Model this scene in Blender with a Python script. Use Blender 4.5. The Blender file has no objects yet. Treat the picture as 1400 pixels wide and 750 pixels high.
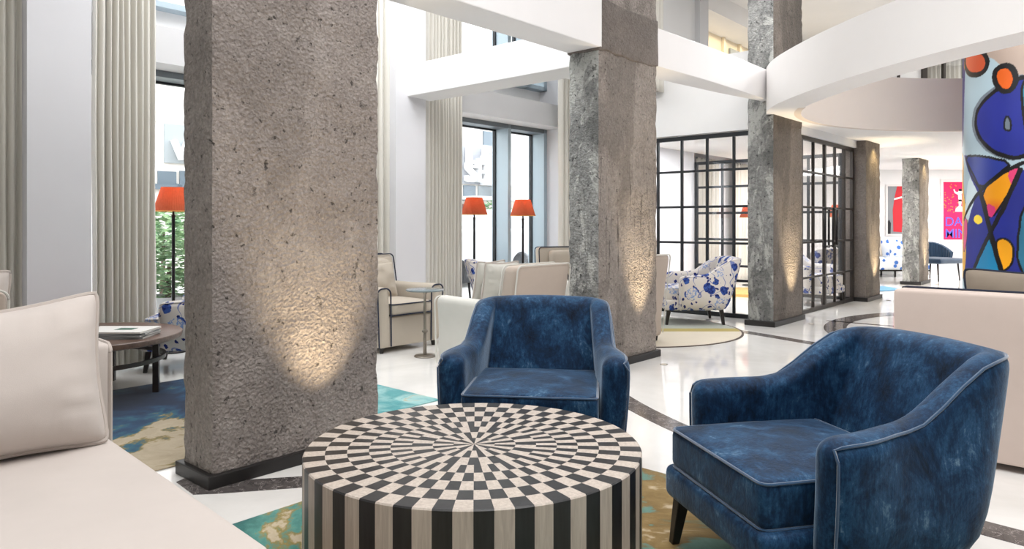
import bpy, bmesh, math, random
from math import sin, cos, pi, radians, sqrt, atan2
from mathutils import Vector, Matrix, noise
random.seed(7)
D = bpy.data
S = bpy.context.scene
COL = S.collection
# ---------------------------------------------------------------- camera
FPX, HY, CH = 980.0, 305.0, 1.2          # focal length in px, horizon row, camera height
cam = D.objects.new('camera', D.cameras.new('camera'))
COL.objects.link(cam)
cam.data.sensor_width = 36.0
cam.data.lens = 36.0 * FPX / 1400.0
cam.data.shift_y = -(375.0 - HY) / 1400.0
cam.data.clip_start = 0.05
cam.location = (0, 0, CH)
cam.rotation_euler = (pi / 2, 0, 0)
S.camera = cam
# ---------------------------------------------------------------- world, exposure, lights
S.view_settings.view_transform = 'Standard'
S.view_settings.look = 'None'
S.view_settings.gamma = 1.0
S.view_settings.use_curve_mapping = False
S.view_settings.exposure = 0.22
w = D.worlds.new('daylight'); S.world = w; w.use_nodes = True
bg = w.node_tree.nodes['Background']
bg.inputs['Color'].default_value = (0.90, 0.95, 1.0, 1)
bg.inputs['Strength'].default_value = 4.6
S.cycles.max_bounces = 9
S.cycles.diffuse_bounces = 5
S.cycles.transparent_max_bounces = 24
S.cycles.sample_clamp_indirect = 4.0
S.cycles.use_denoising = True
S.cycles.caustics_reflective = False
S.cycles.caustics_refractive = False


def area_light(name, loc, size, power, color=(1, 1, 1), rot=(0, 0, 0), size_y=None):
    l = D.lights.new(name, 'AREA')
    l.energy = power; l.color = color; l.size = size
    if size_y: l.shape = 'RECTANGLE'; l.size_y = size_y
    o = D.objects.new(name, l); COL.objects.link(o)
    o.location = loc; o.rotation_euler = rot
    return o


# unseen area lights added under the ceilings to brighten the interior
area_light('hall_fill_light', (0.8, 1.6, 4.72), 3.4, 200, (1.0, 0.992, 0.988))
area_light('hall_fill_light', (-1.2, 6.0, 4.72), 2.4, 118, (0.98, 0.99, 1.0))
area_light('hall_fill_light', (2.6, 7.6, 4.72), 1.6, 50, (1.0, 0.99, 0.99))
area_light('hall_fill_light', (5.6, 6.2, 4.72), 3.0, 140, (1.0, 0.99, 0.985))
area_light('upper_corridor_fill', (10.0, 12.9, 4.74), 2.0, 60, (1.0, 0.98, 0.95))
area_light('rear_hall_fill', (10.8, 14.6, 2.44), 3.6, 170, (1.0, 0.985, 0.97), size_y=2.4)
area_light('glass_room_fill', (3.6, 11.0, 2.44), 1.6, 80, (0.97, 0.99, 1.0))
area_light('glass_room_fill', (6.0, 13.6, 2.44), 1.6, 105, (1.0, 0.94, 0.88))
area_light('upper_gallery_fill', (6.2, 11.8, 4.74), 2.5, 34, (1.0, 0.99, 0.98))

# ---------------------------------------------------------------- building frame: u runs along the column row, v towards the street
TH = radians(48.4)
U = Vector((cos(TH), sin(TH))); V = Vector((-sin(TH), cos(TH)))
O = Vector((0.70, 5.79))


def UV(u, v, z=0.0):
    p = O + U * u + V * v
    return Vector((p.x, p.y, z))


def u_at(px, v):                       # u of a wall line at offset v, met at photograph column px
    r = (px - 700.0) / FPX
    b = O + V * v
    return (r * b.y - b.x) / (U.x - r * U.y)


def v_at(px, u):
    r = (px - 700.0) / FPX
    b = O + U * u
    return (r * b.y - b.x) / (V.x - r * V.y)


def FL(px, py):                        # floor point seen at a photograph position
    d = FPX * CH / (py - HY)
    return Vector(((px - 700.0) / FPX * d, d))


# ---------------------------------------------------------------- materials
def lin(c):
    return tuple(((x / 255.0) / 12.92 if x <= 10.3 else (((x / 255.0) + 0.055) / 1.055) ** 2.4) for x in c)


class Mat:
    def __init__(s, name):
        s.m = D.materials.new(name); s.m.use_nodes = True
        s.t = s.m.node_tree; s.n = s.t.nodes; s.b = s.n['Principled BSDF']
        s.out = s.n['Material Output']

    def node(s, typ, **kw):
        nd = s.n.new(typ)
        for k, v in kw.items():
            if k in nd.inputs.keys() and not hasattr(nd, k): s.set(nd.inputs[k], v)
            elif hasattr(nd, k): setattr(nd, k, v)
            else: s.set(nd.inputs[k], v)
        return nd

    def set(s, sock, v):
        if hasattr(v, 'is_linked') or hasattr(v, 'links'): s.t.links.new(v, sock)
        else:
            if isinstance(v, tuple) and len(v) == 3 and sock.type == 'RGBA': v = v + (1,)
            sock.default_value = v

    def P(s, **kw):
        for k, v in kw.items():
            s.set(s.b.inputs[k.replace('_', ' ')], v)
        return s

    def coord(s, kind='Object', scale=(1, 1, 1), loc=(0, 0, 0), rot=(0, 0, 0)):
        tc = s.n.new('ShaderNodeTexCoord')
        mp = s.n.new('ShaderNodeMapping')
        s.t.links.new(tc.outputs[kind], mp.inputs['Vector'])
        mp.inputs['Scale'].default_value = scale
        mp.inputs['Location'].default_value = loc
        mp.inputs['Rotation'].default_value = rot
        return mp.outputs[0]

    def noise(s, vec, scale, detail=4, rough=0.6, dist=0.0):
        nd = s.n.new('ShaderNodeTexNoise')
        s.t.links.new(vec, nd.inputs['Vector'])
        nd.inputs['Scale'].default_value = scale; nd.inputs['Detail'].default_value = detail
        nd.inputs['Roughness'].default_value = rough; nd.inputs['Distortion'].default_value = dist
        return nd.outputs['Fac']

    def voro(s, vec, scale, feature='F1', rand=1.0, out='Distance'):
        nd = s.n.new('ShaderNodeTexVoronoi'); nd.feature = feature
        s.t.links.new(vec, nd.inputs['Vector'])
        nd.inputs['Scale'].default_value = scale; nd.inputs['Randomness'].default_value = rand
        return nd.outputs[out]

    def ramp(s, fac, stops, mode='LINEAR'):
        nd = s.n.new('ShaderNodeValToRGB'); cr = nd.color_ramp; cr.interpolation = mode
        while len(cr.elements) < len(stops): cr.elements.new(0.5)
        for e, (p, c) in zip(cr.elements, stops):
            e.position = p
            if isinstance(c, (int, float)): c = (c, c, c)
            e.color = (c[0], c[1], c[2], 1)
        s.t.links.new(fac, nd.inputs[0])
        return nd.outputs[0]

    def mix(s, fac, a, b, mode='MIX'):
        nd = s.n.new('ShaderNodeMix'); nd.data_type = 'RGBA'; nd.blend_type = mode
        for sock, v in ((nd.inputs['Factor'], fac), (nd.inputs['A'], a), (nd.inputs['B'], b)):
            pass
        s.set(nd.inputs[0], fac); s.set(nd.inputs[6], a); s.set(nd.inputs[7], b)
        return nd.outputs[2]

    def math(s, op, a, b=0.0, clamp=False):
        nd = s.n.new('ShaderNodeMath'); nd.operation = op; nd.use_clamp = clamp
        s.set(nd.inputs[0], a); s.set(nd.inputs[1], b)
        return nd.outputs[0]

    def bump(s, h, strength=0.3, dist=0.01):
        nd = s.n.new('ShaderNodeBump')
        nd.inputs['Strength'].default_value = strength; nd.inputs['Distance'].default_value = dist
        s.t.links.new(h, nd.inputs['Height'])
        s.t.links.new(nd.outputs[0], s.b.inputs['Normal'])
        return s


def plain(name, rgb, rough=0.5, metal=0.0, spec=0.5, **kw):
    a = Mat(name); a.P(Base_Color=lin(rgb), Roughness=rough, Metallic=metal)
    a.b.inputs['Specular IOR Level'].default_value = spec
    for k, v in kw.items(): a.P(**{k: v})
    return a.m


def paint(name, rgb, rough=0.65):
    a = Mat(name); v = a.coord('Object')
    n = a.noise(v, 3.0, 3)
    c = lin(rgb)
    a.P(Base_Color=a.mix(n, tuple(x * 0.97 for x in c), tuple(min(1, x * 1.02) for x in c)), Roughness=rough)
    a.b.inputs['Specular IOR Level'].default_value = 0.25
    a.bump(a.noise(v, 160, 2), 0.03, 0.002)
    return a.m


M = {}
M['white'] = paint('white_plaster', (238, 238, 238))
M['pier'] = paint('pier_plaster', (226, 226, 230))
M['beam'] = paint('beam_plaster', (236, 234, 234))
M['ring'] = paint('balcony_plaster', (240, 238, 237))
M['taupe'] = paint('balcony_taupe', (218, 207, 198))
M['ceil'] = paint('ceiling_plaster', (240, 239, 238))
M['greywall'] = paint('spandrel_grey', (214, 214, 216))
M['black_steel'] = plain('black_steel', (38, 42, 46), 0.45, 0.3)
M['bronze_steel'] = plain('bronze_steel', (52, 46, 42), 0.45, 0.3)
M['alu'] = plain('window_aluminium', (170, 186, 196), 0.4, 0.25)
M['alu_dark'] = plain('window_aluminium_dark', (112, 120, 126), 0.45, 0.3)
M['dark_wood'] = plain('ebony_wood', (30, 24, 22), 0.4)
M['skirt'] = plain('black_skirting', (30, 28, 28), 0.4)


def mk_floor():
    a = Mat('polished_white_stone'); v = a.coord('Object')
    n = a.noise(v, 1.1, 6, 0.6, 1.5)
    c = a.ramp(n, [(0.3, lin((226, 224, 220))), (0.6, lin((240, 238, 235))), (0.8, lin((232, 230, 228)))])
    a.P(Base_Color=c, Roughness=0.07)
    a.b.inputs['Specular IOR Level'].default_value = 0.6
    return a.m


def mk_marble():
    a = Mat('dark_grey_marble'); v = a.coord('Object')
    n = a.noise(v, 5.0, 8, 0.65, 1.6)
    w_ = a.math('ABSOLUTE', a.math('SUBTRACT', a.noise(v, 7.0, 6, 0.6, 2.0), 0.5))
    base = a.ramp(n, [(0.3, lin((62, 58, 58))), (0.7, lin((110, 104, 102)))])
    c = a.mix(a.ramp(w_, [(0.0, 0.8), (0.012, 0.0)]), base, lin((188, 180, 176)))
    a.P(Base_Color=c, Roughness=0.1)
    return a.m


def mk_concrete(name, dark, mid, light, bump=0.6, streak=0.0, pit=0.5, patch=None, grain=42, stain=0.0):
    a = Mat(name); v = a.coord('Object')
    big = a.noise(v, 2.6, 7, 0.72, 0.5)
    fine = a.noise(v, grain, 6, 0.75, 0.3)
    vor = a.voro(v, 60)
    c = a.ramp(big, [(0.28, lin(dark)), (0.48, lin(mid)), (0.70, lin(light))])
    c = a.mix(0.55, c, a.ramp(fine, [(0.30, lin(dark)), (0.5, lin(mid)), (0.70, lin(light))]))
    if patch:
        pn = a.noise(a.coord('Object', (1, 1, 0.5)), 2.6, 7, 0.68, 0.8)
        c = a.mix(a.ramp(pn, [(0.50, 0), (0.525, 0.8)]), c, a.mix(fine, tuple(x * 0.75 for x in lin(patch)), lin(patch)))
    if stain:
        sn = a.noise(a.coord('Object', (1, 1, 0.35), (5, 2, 0)), 1.9, 7, 0.7, 0.6)
        c = a.mix(a.math('MULTIPLY', a.ramp(sn, [(0.50, 0), (0.56, 1)]), stain), c, tuple(x * 0.42 for x in lin(mid)))
    if streak:
        sn = a.noise(a.coord('Object', (30, 30, 1.6)), 1.0, 5, 0.7, 0.3)
        sz = a.n.new('ShaderNodeSeparateXYZ'); a.t.links.new(v, sz.inputs[0])
        zb = a.math('ADD', a.math('MULTIPLY', sz.outputs[2], 0.3), a.math('MULTIPLY', a.math('SUBTRACT', a.noise(a.coord('Object', (6, 6, 0.8)), 1.0, 3), 0.5), 0.35))
        zone = a.ramp(zb, [(0.14, 0), (0.24, 1), (0.42, 1), (0.54, 0.15)])
        c = a.mix(a.math('MULTIPLY', a.math('MULTIPLY', a.ramp(sn, [(0.57, 0), (0.64, 1)]), zone), streak), c, tuple(x * 0.34 for x in lin(dark)))
    pits = a.ramp(a.noise(v, 24, 4, 0.65), [(0.33, 1), (0.38, 0)])
    pits2 = a.ramp(a.noise(a.coord('Object', (1, 1, 1), (3, 1, 7)), 8, 7, 0.78), [(0.31, 1), (0.385, 0)])
    pall = a.math('MAXIMUM', pits, pits2)
    c = a.mix(a.math('MULTIPLY', pall, pit), c, tuple(x * 0.28 for x in lin(dark)))
    a.P(Base_Color=c, Roughness=0.8)
    a.b.inputs['Specular IOR Level'].default_value = 0.35
    h = a.math('ADD', a.math('MULTIPLY', a.noise(v, grain * 0.8, 6, 0.62, 0.6), 1.0), a.math('MULTIPLY', vor, 0.4))
    h = a.math('SUBTRACT', h, a.math('MULTIPLY', pall, 0.6))
    a.bump(h, bump, 0.024)
    return a.m


def mk_velvet():
    a = Mat('blue_crushed_velvet'); v = a.coord('Object')
    n1 = a.noise(a.coord('Object', (1.0, 1.0, 0.8), (2, 5, 1)), 8.0, 9, 0.76, 0.4)
    n2 = a.noise(a.coord('Object', (1, 1, 0.16)), 85, 4, 0.75)
    f = a.math('ADD', a.math('MULTIPLY', n1, 0.76), a.math('MULTIPLY', n2, 0.24))
    c = a.ramp(f, [(0.36, lin((5, 17, 33))), (0.48, lin((15, 44, 74))), (0.575, lin((36, 74, 108))), (0.68, lin((116, 144, 166)))])
    a.P(Base_Color=c, Roughness=0.6, Sheen_Weight=0.8, Sheen_Roughness=0.34, Sheen_Tint=lin((172, 192, 212)))
    a.b.inputs['Specular IOR Level'].default_value = 0.15
    a.bump(a.math('ADD', a.noise(v, 16, 6, 0.7, 0.5), a.math('MULTIPLY', n2, 0.25)), 0.25, 0.012)
    return a.m


def mk_fabric(name, rgb, var=0.06, weave=520, rough=0.9, sheen=0.15, trans=0.0):
    a = Mat(name); v = a.coord('Object')
    n = a.noise(v, 5, 4, 0.6)
    c = lin(rgb)
    a.P(Base_Color=a.mix(n, tuple(x * (1 - var) for x in c), tuple(min(1, x * (1 + var)) for x in c)), Roughness=rough,
        Sheen_Weight=sheen)
    a.b.inputs['Specular IOR Level'].default_value = 0.15
    wv = a.math('ADD', a.noise(v, weave, 1), a.math('MULTIPLY', a.noise(v, 9, 4, 0.6, 0.5), 2.0))
    a.bump(wv, 0.12, 0.004)
    if trans:
        tr = a.n.new('ShaderNodeBsdfTranslucent'); tr.inputs[0].default_value = lin(rgb) + (1,)
        mx = a.n.new('ShaderNodeMixShader'); mx.inputs[0].default_value = trans
        a.t.links.new(a.b.outputs[0], mx.inputs[1]); a.t.links.new(tr.outputs[0], mx.inputs[2])
        a.t.links.new(mx.outputs[0], a.out.inputs[0])
    return a.m


def mk_floral():
    a = Mat('blue_floral_linen'); v = a.coord('Object')
    wob = a.n.new('ShaderNodeTexNoise'); a.t.links.new(v, wob.inputs['Vector']); wob.inputs['Scale'].default_value = 14; wob.inputs['Detail'].default_value = 4
    wv = a.n.new('ShaderNodeVectorMath'); wv.operation = 'MULTIPLY_ADD'
    a.t.links.new(wob.outputs['Color'], wv.inputs[0]); wv.inputs[1].default_value = (0.085, 0.085, 0.085)
    a.t.links.new(v, wv.inputs[2]); vv = wv.outputs[0]
    cream = lin((208, 202, 196)); navy = lin((30, 42, 104)); blue = lin((62, 92, 164)); pale = lin((126, 152, 200))
    vine = a.math('ABSOLUTE', a.math('SUBTRACT', a.noise(v, 5.5, 1, 0.4), 0.5))
    c = a.mix(a.ramp(vine, [(0.008, 0.8), (0.015, 0)]), cream, blue)
    lf = a.voro(vv, 17)
    leaf_on = a.ramp(a.voro(vv, 17, out='Color'), [(0.36, 0), (0.38, 1)])
    lm = a.math('MULTIPLY', a.ramp(lf, [(0.30, 1), (0.33, 0)]), leaf_on)
    c = a.mix(lm, c, navy)
    fd = a.voro(vv, 8.0)
    fsel = a.voro(vv, 8.0, out='Color')
    big = a.mix(a.ramp(a.noise(v, 30, 3), [(0.4, 0), (0.6, 1)]), navy, blue)
    fm = a.math('MULTIPLY', a.ramp(fd, [(0.40, 1), (0.43, 0)]), a.ramp(fsel, [(0.42, 0), (0.44, 1)]))
    c = a.mix(fm, c, big)
    f3 = a.voro(v, 4.0); rays = a.math('ABSOLUTE', a.math('SUBTRACT', a.noise(v, 26, 1), 0.5))
    wm = a.math('MULTIPLY', a.ramp(f3, [(0.13, 0), (0.14, 1), (0.36, 1), (0.38, 0)]), a.ramp(a.voro(v, 4.0, out='Color'), [(0.6, 0), (0.62, 1)]))
    c = a.mix(wm, c, a.mix(a.ramp(rays, [(0.03, 1), (0.06, 0)]), cream, pale))
    a.P(Base_Color=c, Roughness=0.85)
    a.b.inputs['Specular IOR Level'].default_value = 0.2
    return a.m


def mk_wood(name, a1, a2, rough=0.35, sc=(2, 30, 30)):
    a = Mat(name); v = a.coord('Object', sc)
    n = a.noise(v, 1.6, 6, 0.6, 0.6)
    a.P(Base_Color=a.ramp(n, [(0.3, lin(a1)), (0.7, lin(a2))]), Roughness=rough)
    return a.m


def mk_rug(name, stops, scale, seed, grad, dist=0.45, extra=None):
    a = Mat(name); v = a.coord('Object', (1, 1, 1), seed)
    n = a.noise(v, scale, 6, 0.6, dist)
    sx = a.n.new('ShaderNodeSeparateXYZ'); a.t.links.new(a.coord('Object'), sx.inputs[0])
    gx, gy, g0 = grad
    f = a.math('ADD', n, a.math('ADD', a.math('MULTIPLY', sx.outputs[0], gx), a.math('ADD', a.math('MULTIPLY', sx.outputs[1], gy), g0)))
    c = a.ramp(f, stops)
    if extra:
        col, x0, k = extra
        e = a.math('ADD', a.math('MULTIPLY', a.math('SUBTRACT', sx.outputs[0], x0), k), a.math('SUBTRACT', a.noise(v, 2.2, 4, 0.6, 0.6), 0.5))
        c = a.mix(a.ramp(e, [(0.0, 0), (0.06, 0.9)]), c, a.ramp(a.noise(v, 4, 4, 0.6, 1.0), [(0.40, lin(col)), (0.62, lin((150, 196, 196))), (0.68, lin((176, 168, 140)))]))
    b = a.noise(a.coord('Object', (1, 1, 1), (4, 4, 0)), 5.5, 6, 0.7, 1.2)
    c = a.mix(0.28, c, a.ramp(b, [(0.3, 0.08), (0.7, 0.85)]), 'SOFT_LIGHT')
    a.P(Base_Color=c, Roughness=0.95, Sheen_Weight=0.2)
    a.b.inputs['Specular IOR Level'].default_value = 0.1
    a.bump(a.noise(a.coord('Object'), 260, 2), 0.25, 0.006)
    return a.m


def mk_glass(name, tint=(1, 1, 1), refl=0.06):
    a = Mat(name); a.n.remove(a.b)
    tr = a.n.new('ShaderNodeBsdfTransparent'); tr.inputs[0].default_value = tint + (1,)
    gl = a.n.new('ShaderNodeBsdfGlossy'); gl.inputs['Roughness'].default_value = 0.02
    lw = a.n.new('ShaderNodeLayerWeight'); lw.inputs[0].default_value = 0.5
    fc = a.math('ADD', a.math('MULTIPLY', a.math('POWER', lw.outputs['Facing'], 4.0), 0.35), 0.02)
    mx = a.n.new('ShaderNodeMixShader')
    a.t.links.new(fc, mx.inputs[0]); a.t.links.new(tr.outputs[0], mx.inputs[1]); a.t.links.new(gl.outputs[0], mx.inputs[2])
    a.t.links.new(mx.outputs[0], a.out.inputs[0])
    return a.m


def mk_emit(name, rgb, strength):
    a = Mat(name)
    a.P(Base_Color=lin(rgb), Emission_Color=lin(rgb)); a.b.inputs['Emission Strength'].default_value = strength
    return a.m


M['floor'] = mk_floor()
M['marble'] = mk_marble()
M['conc1'] = mk_concrete('rough_brown_concrete', (108, 101, 97), (148, 139, 134), (184, 176, 170), 1.0, 0, 0.85, None, 52, 0.22)
M['conc1s'] = mk_concrete('rough_brown_concrete_side', (112, 106, 101), (152, 145, 139), (186, 178, 171), 1.0, 0, 0.7, None, 34)
M['conc_b'] = mk_concrete('streaked_brown_concrete', (104, 97, 91), (148, 139, 132), (186, 176, 167), 1.0, 0.8, 0.8, None, 34, 0.45)
M['conc_g'] = mk_concrete('grey_pitted_concrete', (88, 89, 88), (132, 133, 131), (182, 182, 178), 1.0, 0.35, 0.9, (192, 193, 188), 24, 0.6)
M['conc_d'] = mk_concrete('dark_brown_concrete', (84, 78, 72), (118, 110, 102), (150, 140, 130), 1.0, 0.6, 0.8, None, 34, 0.45)
M['conc_c'] = mk_concrete('collar_concrete', (84, 78, 74), (112, 104, 98), (138, 128, 122), 0.6, 0, 0.3)
M['velvet'] = mk_velvet()
M['velvet_pipe'] = mk_fabric('blue_velvet_piping', (40, 72, 104), 0.3, 200, 0.6, 0.8)
M['teal_velvet'] = mk_fabric('dark_teal_velvet', (32, 58, 84), 0.3, 200, 0.6, 0.5)
M['cream'] = mk_fabric('cream_linen', (200, 191, 185))
M['cream_pipe'] = mk_fabric('cream_piping', (190, 180, 173))
M['beige'] = mk_fabric('beige_linen', (186, 176, 162))
M['pale'] = mk_fabric('pale_linen', (206, 204, 197))
M['blush'] = mk_fabric('blush_beige_linen', (206, 190, 181))
M['grey_linen'] = mk_fabric('grey_beige_linen', (140, 129, 116), 0.12)
M['pale_shaded'] = mk_fabric('pale_linen_shaded', (184, 170, 158))  # darker copy of the pale linen, paints the shade on chair backs
M['navy'] = mk_fabric('navy_piping', (44, 50, 66))
M['curtain'] = mk_fabric('ivory_curtain_cloth', (232, 229, 221), 0.03, 300, 0.9, 0.1, 0.16)
M['floral'] = mk_floral()
M['walnut'] = mk_wood('walnut_veneer', (86, 66, 58), (122, 98, 86))
M['walnut_dark'] = mk_wood('walnut_dark', (34, 26, 23), (52, 40, 34))
M['inlay_dark'] = mk_wood('black_stained_oak', (22, 22, 24), (40, 40, 42), 0.4, (40, 40, 3))
M['inlay_light'] = mk_wood('bleached_oak', (170, 158, 147), (202, 191, 180), 0.45, (60, 60, 4))
M['metal'] = plain('aged_nickel', (150, 142, 132), 0.32, 0.9)
M['glass'] = mk_glass('clear_glass')
M['glass_top'] = plain('smoked_glass_top', (120, 132, 136), 0.08)
M['black_metal'] = plain('black_iron', (34, 32, 32), 0.4, 0.5)
M['paper'] = plain('white_paper', (232, 230, 226), 0.6)
M['green_print'] = plain('green_print', (70, 108, 92), 0.6)
M['grey_print'] = plain('grey_print', (150, 156, 158), 0.6)
teal, beig, oliv, brn = lin((74, 150, 150)), lin((186, 170, 142)), lin((150, 128, 58)), lin((120, 96, 58))
M['rug_main'] = mk_rug('watercolour_rug', [(0.36, lin((44, 108, 104))), (0.44, lin((88, 150, 140))), (0.465, lin((150, 132, 70))), (0.485, lin((198, 184, 158))), (0.535, lin((190, 172, 142))), (0.55, lin((150, 126, 82))), (0.60, lin((132, 108, 64))), (0.62, lin((108, 142, 128))), (0.7, lin((90, 128, 116)))], 1.7, (3.1, 0.4, 0), (0.0, -0.075, -0.045))
M['rug_blue'] = mk_rug('blue_watercolour_rug', [(0.34, lin((10, 36, 66))), (0.42, lin((24, 66, 100))), (0.455, lin((40, 96, 112))), (0.475, lin((134, 116, 62))), (0.49, lin((180, 166, 142))), (0.70, lin((164, 148, 122)))], 1.6, (0.2, 1.9, 0), (0.0, -0.14, 0.075), 0.45, ((60, 150, 156), -0.75, 0.9))
M['rug_round'] = mk_fabric('ivory_rug', (214, 204, 186))
M['rug_olive'] = mk_fabric('olive_rug', (172, 156, 88))
M['rug_grey'] = mk_fabric('sage_grey_rug', (168, 172, 162))
M['rug_edge'] = mk_fabric('dark_rug_binding', (84, 70, 62))
M['ochre'] = mk_fabric('ochre_wool', (222, 178, 110))
M['rug_sky'] = mk_fabric('sky_blue_wool', (96, 148, 186), 0.2)


# ---------------------------------------------------------------- mesh helpers
class MB:
    def __init__(s): s.v = []; s.f = []; s.mi = []

    def add(s, vs, fs, mi=0):
        k = len(s.v)
        s.v += [tuple(p) for p in vs]
        for f in fs:
            s.f.append(tuple(i + k for i in f)); s.mi.append(mi)
        return s

    def xf(s, mtx, start=0):
        for i in range(start, len(s.v)): s.v[i] = tuple(mtx @ Vector(s.v[i]))
        return s

    def box(s, x0, x1, y0, y1, z0, z1, mi=0):
        vs = [(x, y, z) for z in (z0, z1) for y in (y0, y1) for x in (x0, x1)]
        fs = [(0, 2, 3, 1), (4, 5, 7, 6), (0, 1, 5, 4), (1, 3, 7, 5), (3, 2, 6, 7), (2, 0, 4, 6)]
        return s.add(vs, fs, mi)

    def ubox(s, u0, u1, v0, v1, z0, z1, mi=0):           # box along the building axes
        k = len(s.v); s.box(u0, u1, v0, v1, z0, z1, mi)
        for i in range(k, len(s.v)):
            x, y, z = s.v[i]; p = UV(x, y, z); s.v[i] = tuple(p)
        return s

    def rbox(s, x0, x1, y0, y1, z0, z1, r=0.03, div=3, puff=0.0, mi=0, n=3):
        cx, cy, cz = (x0 + x1) / 2, (y0 + y1) / 2, (z0 + z1) / 2
        hs = ((x1 - x0) / 2, (y1 - y0) / 2, (z1 - z0) / 2)
        r = min(r, min(hs) * 0.98)

        def samples(h):
            e = [-h + r * (1 - cos(pi / 2 * k / n)) * 1.0 for k in range(n)] + [-h + r]
            mid = [-h + r + (2 * h - 2 * r) * k / div for k in range(1, div)]
            return e + mid + [-x for x in reversed(e)]
        A = [samples(h) for h in hs]
        idx = {}; vs = []; fs = []

        def vid(i, j, k):
            key = (i, j, k)
            if key not in idx:
                p = Vector((A[0][i], A[1][j], A[2][k]))
                inner = Vector([max(-(h - r), min(h - r, c)) for c, h in zip(p, hs)])
                d = p - inner
                if d.length > 1e-9: p = inner + d.normalized() * r
                if puff:
                    fx = 1 - min(1, abs(p.x / hs[0])) ** 2.5; fy = 1 - min(1, abs(p.y / hs[1])) ** 2.5
                    p.z += puff * fx * fy * (1 if p.z > 0 else -0.3)
                idx[key] = len(vs); vs.append((p.x + cx, p.y + cy, p.z + cz))
            return idx[key]
        nx, ny, nz = len(A[0]) - 1, len(A[1]) - 1, len(A[2]) - 1
        for i in range(nx):
            for j in range(ny):
                fs.append((vid(i, j, 0), vid(i, j + 1, 0), vid(i + 1, j + 1, 0), vid(i + 1, j, 0)))
                fs.append((vid(i, j, nz), vid(i + 1, j, nz), vid(i + 1, j + 1, nz), vid(i, j + 1, nz)))
        for i in range(nx):
            for k in range(nz):
                fs.append((vid(i, 0, k), vid(i + 1, 0, k), vid(i + 1, 0, k + 1), vid(i, 0, k + 1)))
                fs.append((vid(i, ny, k), vid(i, ny, k + 1), vid(i + 1, ny, k + 1), vid(i + 1, ny, k)))
        for j in range(ny):
            for k in range(nz):
                fs.append((vid(0, j, k), vid(0, j, k + 1), vid(0, j + 1, k + 1), vid(0, j + 1, k)))
                fs.append((vid(nx, j, k), vid(nx, j + 1, k), vid(nx, j + 1, k + 1), vid(nx, j, k + 1)))
        return s.add(vs, fs, mi)

    def tube(s, pts, r, n=8, closed=False, mi=0):
        pts = [Vector(p) for p in pts]; m = len(pts); vs = []; fs = []
        up = Vector((0, 0, 1))
        for i, p in enumerate(pts):
            if closed: t = pts[(i + 1) % m] - pts[i - 1]
            else: t = pts[min(i + 1, m - 1)] - pts[max(i - 1, 0)]
            if t.length < 1e-9: t = Vector((0, 0, 1))
            t.normalize()
            a = t.cross(up)
            if a.length < 0.2: a = t.cross(Vector((1, 0, 0)))
            a.normalize(); b = a.cross(t)
            rr = r[i] if isinstance(r, (list, tuple)) else r
            for k in range(n):
                an = 2 * pi * k / n
                vs.append(p + (a * cos(an) + b * sin(an)) * rr)
        last = m if closed else m - 1
        for i in range(last):
            j = (i + 1) % m
            for k in range(n):
                l = (k + 1) % n
                fs.append((i * n + k, j * n + k, j * n + l, i * n + l))
        if not closed:
            fs.append(tuple(range(n))); fs.append(tuple(range((m - 1) * n + n - 1, (m - 1) * n - 1, -1)))
        return s.add(vs, fs, mi)

    def lathe(s, prof, n=32, cx=0, cy=0, mi=0, cap=True):
        vs = []; fs = []; m = len(prof)
        for r, z in prof:
            for k in range(n):
                a = 2 * pi * k / n
                vs.append((cx + r * cos(a), cy + r * sin(a), z))
        for i in range(m - 1):
            for k in range(n):
                l = (k + 1) % n
                fs.append((i * n + k, i * n + l, (i + 1) * n + l, (i + 1) * n + k))
        if cap:
            fs.append(tuple(reversed(range(n)))); fs.append(tuple(range((m - 1) * n, m * n)))
        return s.add(vs, fs, mi)

    def prism(s, poly, z0, z1, mi=0):
        n = len(poly)
        vs = [(p[0], p[1], z0) for p in poly] + [(p[0], p[1], z1) for p in poly]
        fs = [tuple(reversed(range(n))), tuple(range(n, 2 * n))] + [(i, (i + 1) % n, n + (i + 1) % n, n + i) for i in range(n)]
        return s.add(vs, fs, mi)

    def build(s, name, mats, parent=None, smooth=True, sub=0, bevel=0.0, auto=True):
        me = D.meshes.new(name); me.from_pydata(s.v, [], s.f)
        if not isinstance(mats, (list, tuple)): mats = [mats]
        for m in mats: me.materials.append(m)
        if len(mats) > 1:
            me.polygons.foreach_set('material_index', s.mi)
        bm = bmesh.new(); bm.from_mesh(me)
        bmesh.ops.recalc_face_normals(bm, faces=bm.faces)
        if smooth and auto:
            for e in bm.edges:
                if len(e.link_faces) == 2 and e.calc_face_angle(0) > radians(42): e.smooth = False
        bm.to_mesh(me); bm.free()
        if smooth:
            for p in me.polygons: p.use_smooth = True
        o = D.objects.new(name, me); COL.objects.link(o)
        if parent: o.parent = parent
        if bevel:
            b = o.modifiers.new('bevel', 'BEVEL'); b.width = bevel; b.segments = 2; b.limit_method = 'ANGLE'
        if sub:
            d = o.modifiers.new('sub', 'SUBSURF'); d.levels = sub; d.render_levels = sub
        return o


def tag(o, label, cat, group=None, kind=None):
    o['label'] = label; o['category'] = cat
    if group: o['group'] = group
    if kind: o['kind'] = kind
    return o


def thing(name, label, cat, loc=(0, 0, 0), rotz=0.0, group=None):
    o = D.objects.new(name, None); COL.objects.link(o)
    o.empty_display_size = 0.1
    o.location = loc; o.rotation_euler = (0, 0, rotz)
    return tag(o, label, cat, group)


def struct(o):
    o['kind'] = 'structure'
    return o


def copy_tree(o, parent=None):
    c = o.copy(); COL.objects.link(c)
    if parent: c.parent = parent
    for ch in o.children: copy_tree(ch, c)
    return c


def dup(o, loc, rotz, label, group=None):
    c = copy_tree(o); c.location = loc; c.rotation_euler = (0, 0, rotz); c['label'] = label
    if group: c['group'] = group
    return c


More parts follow.
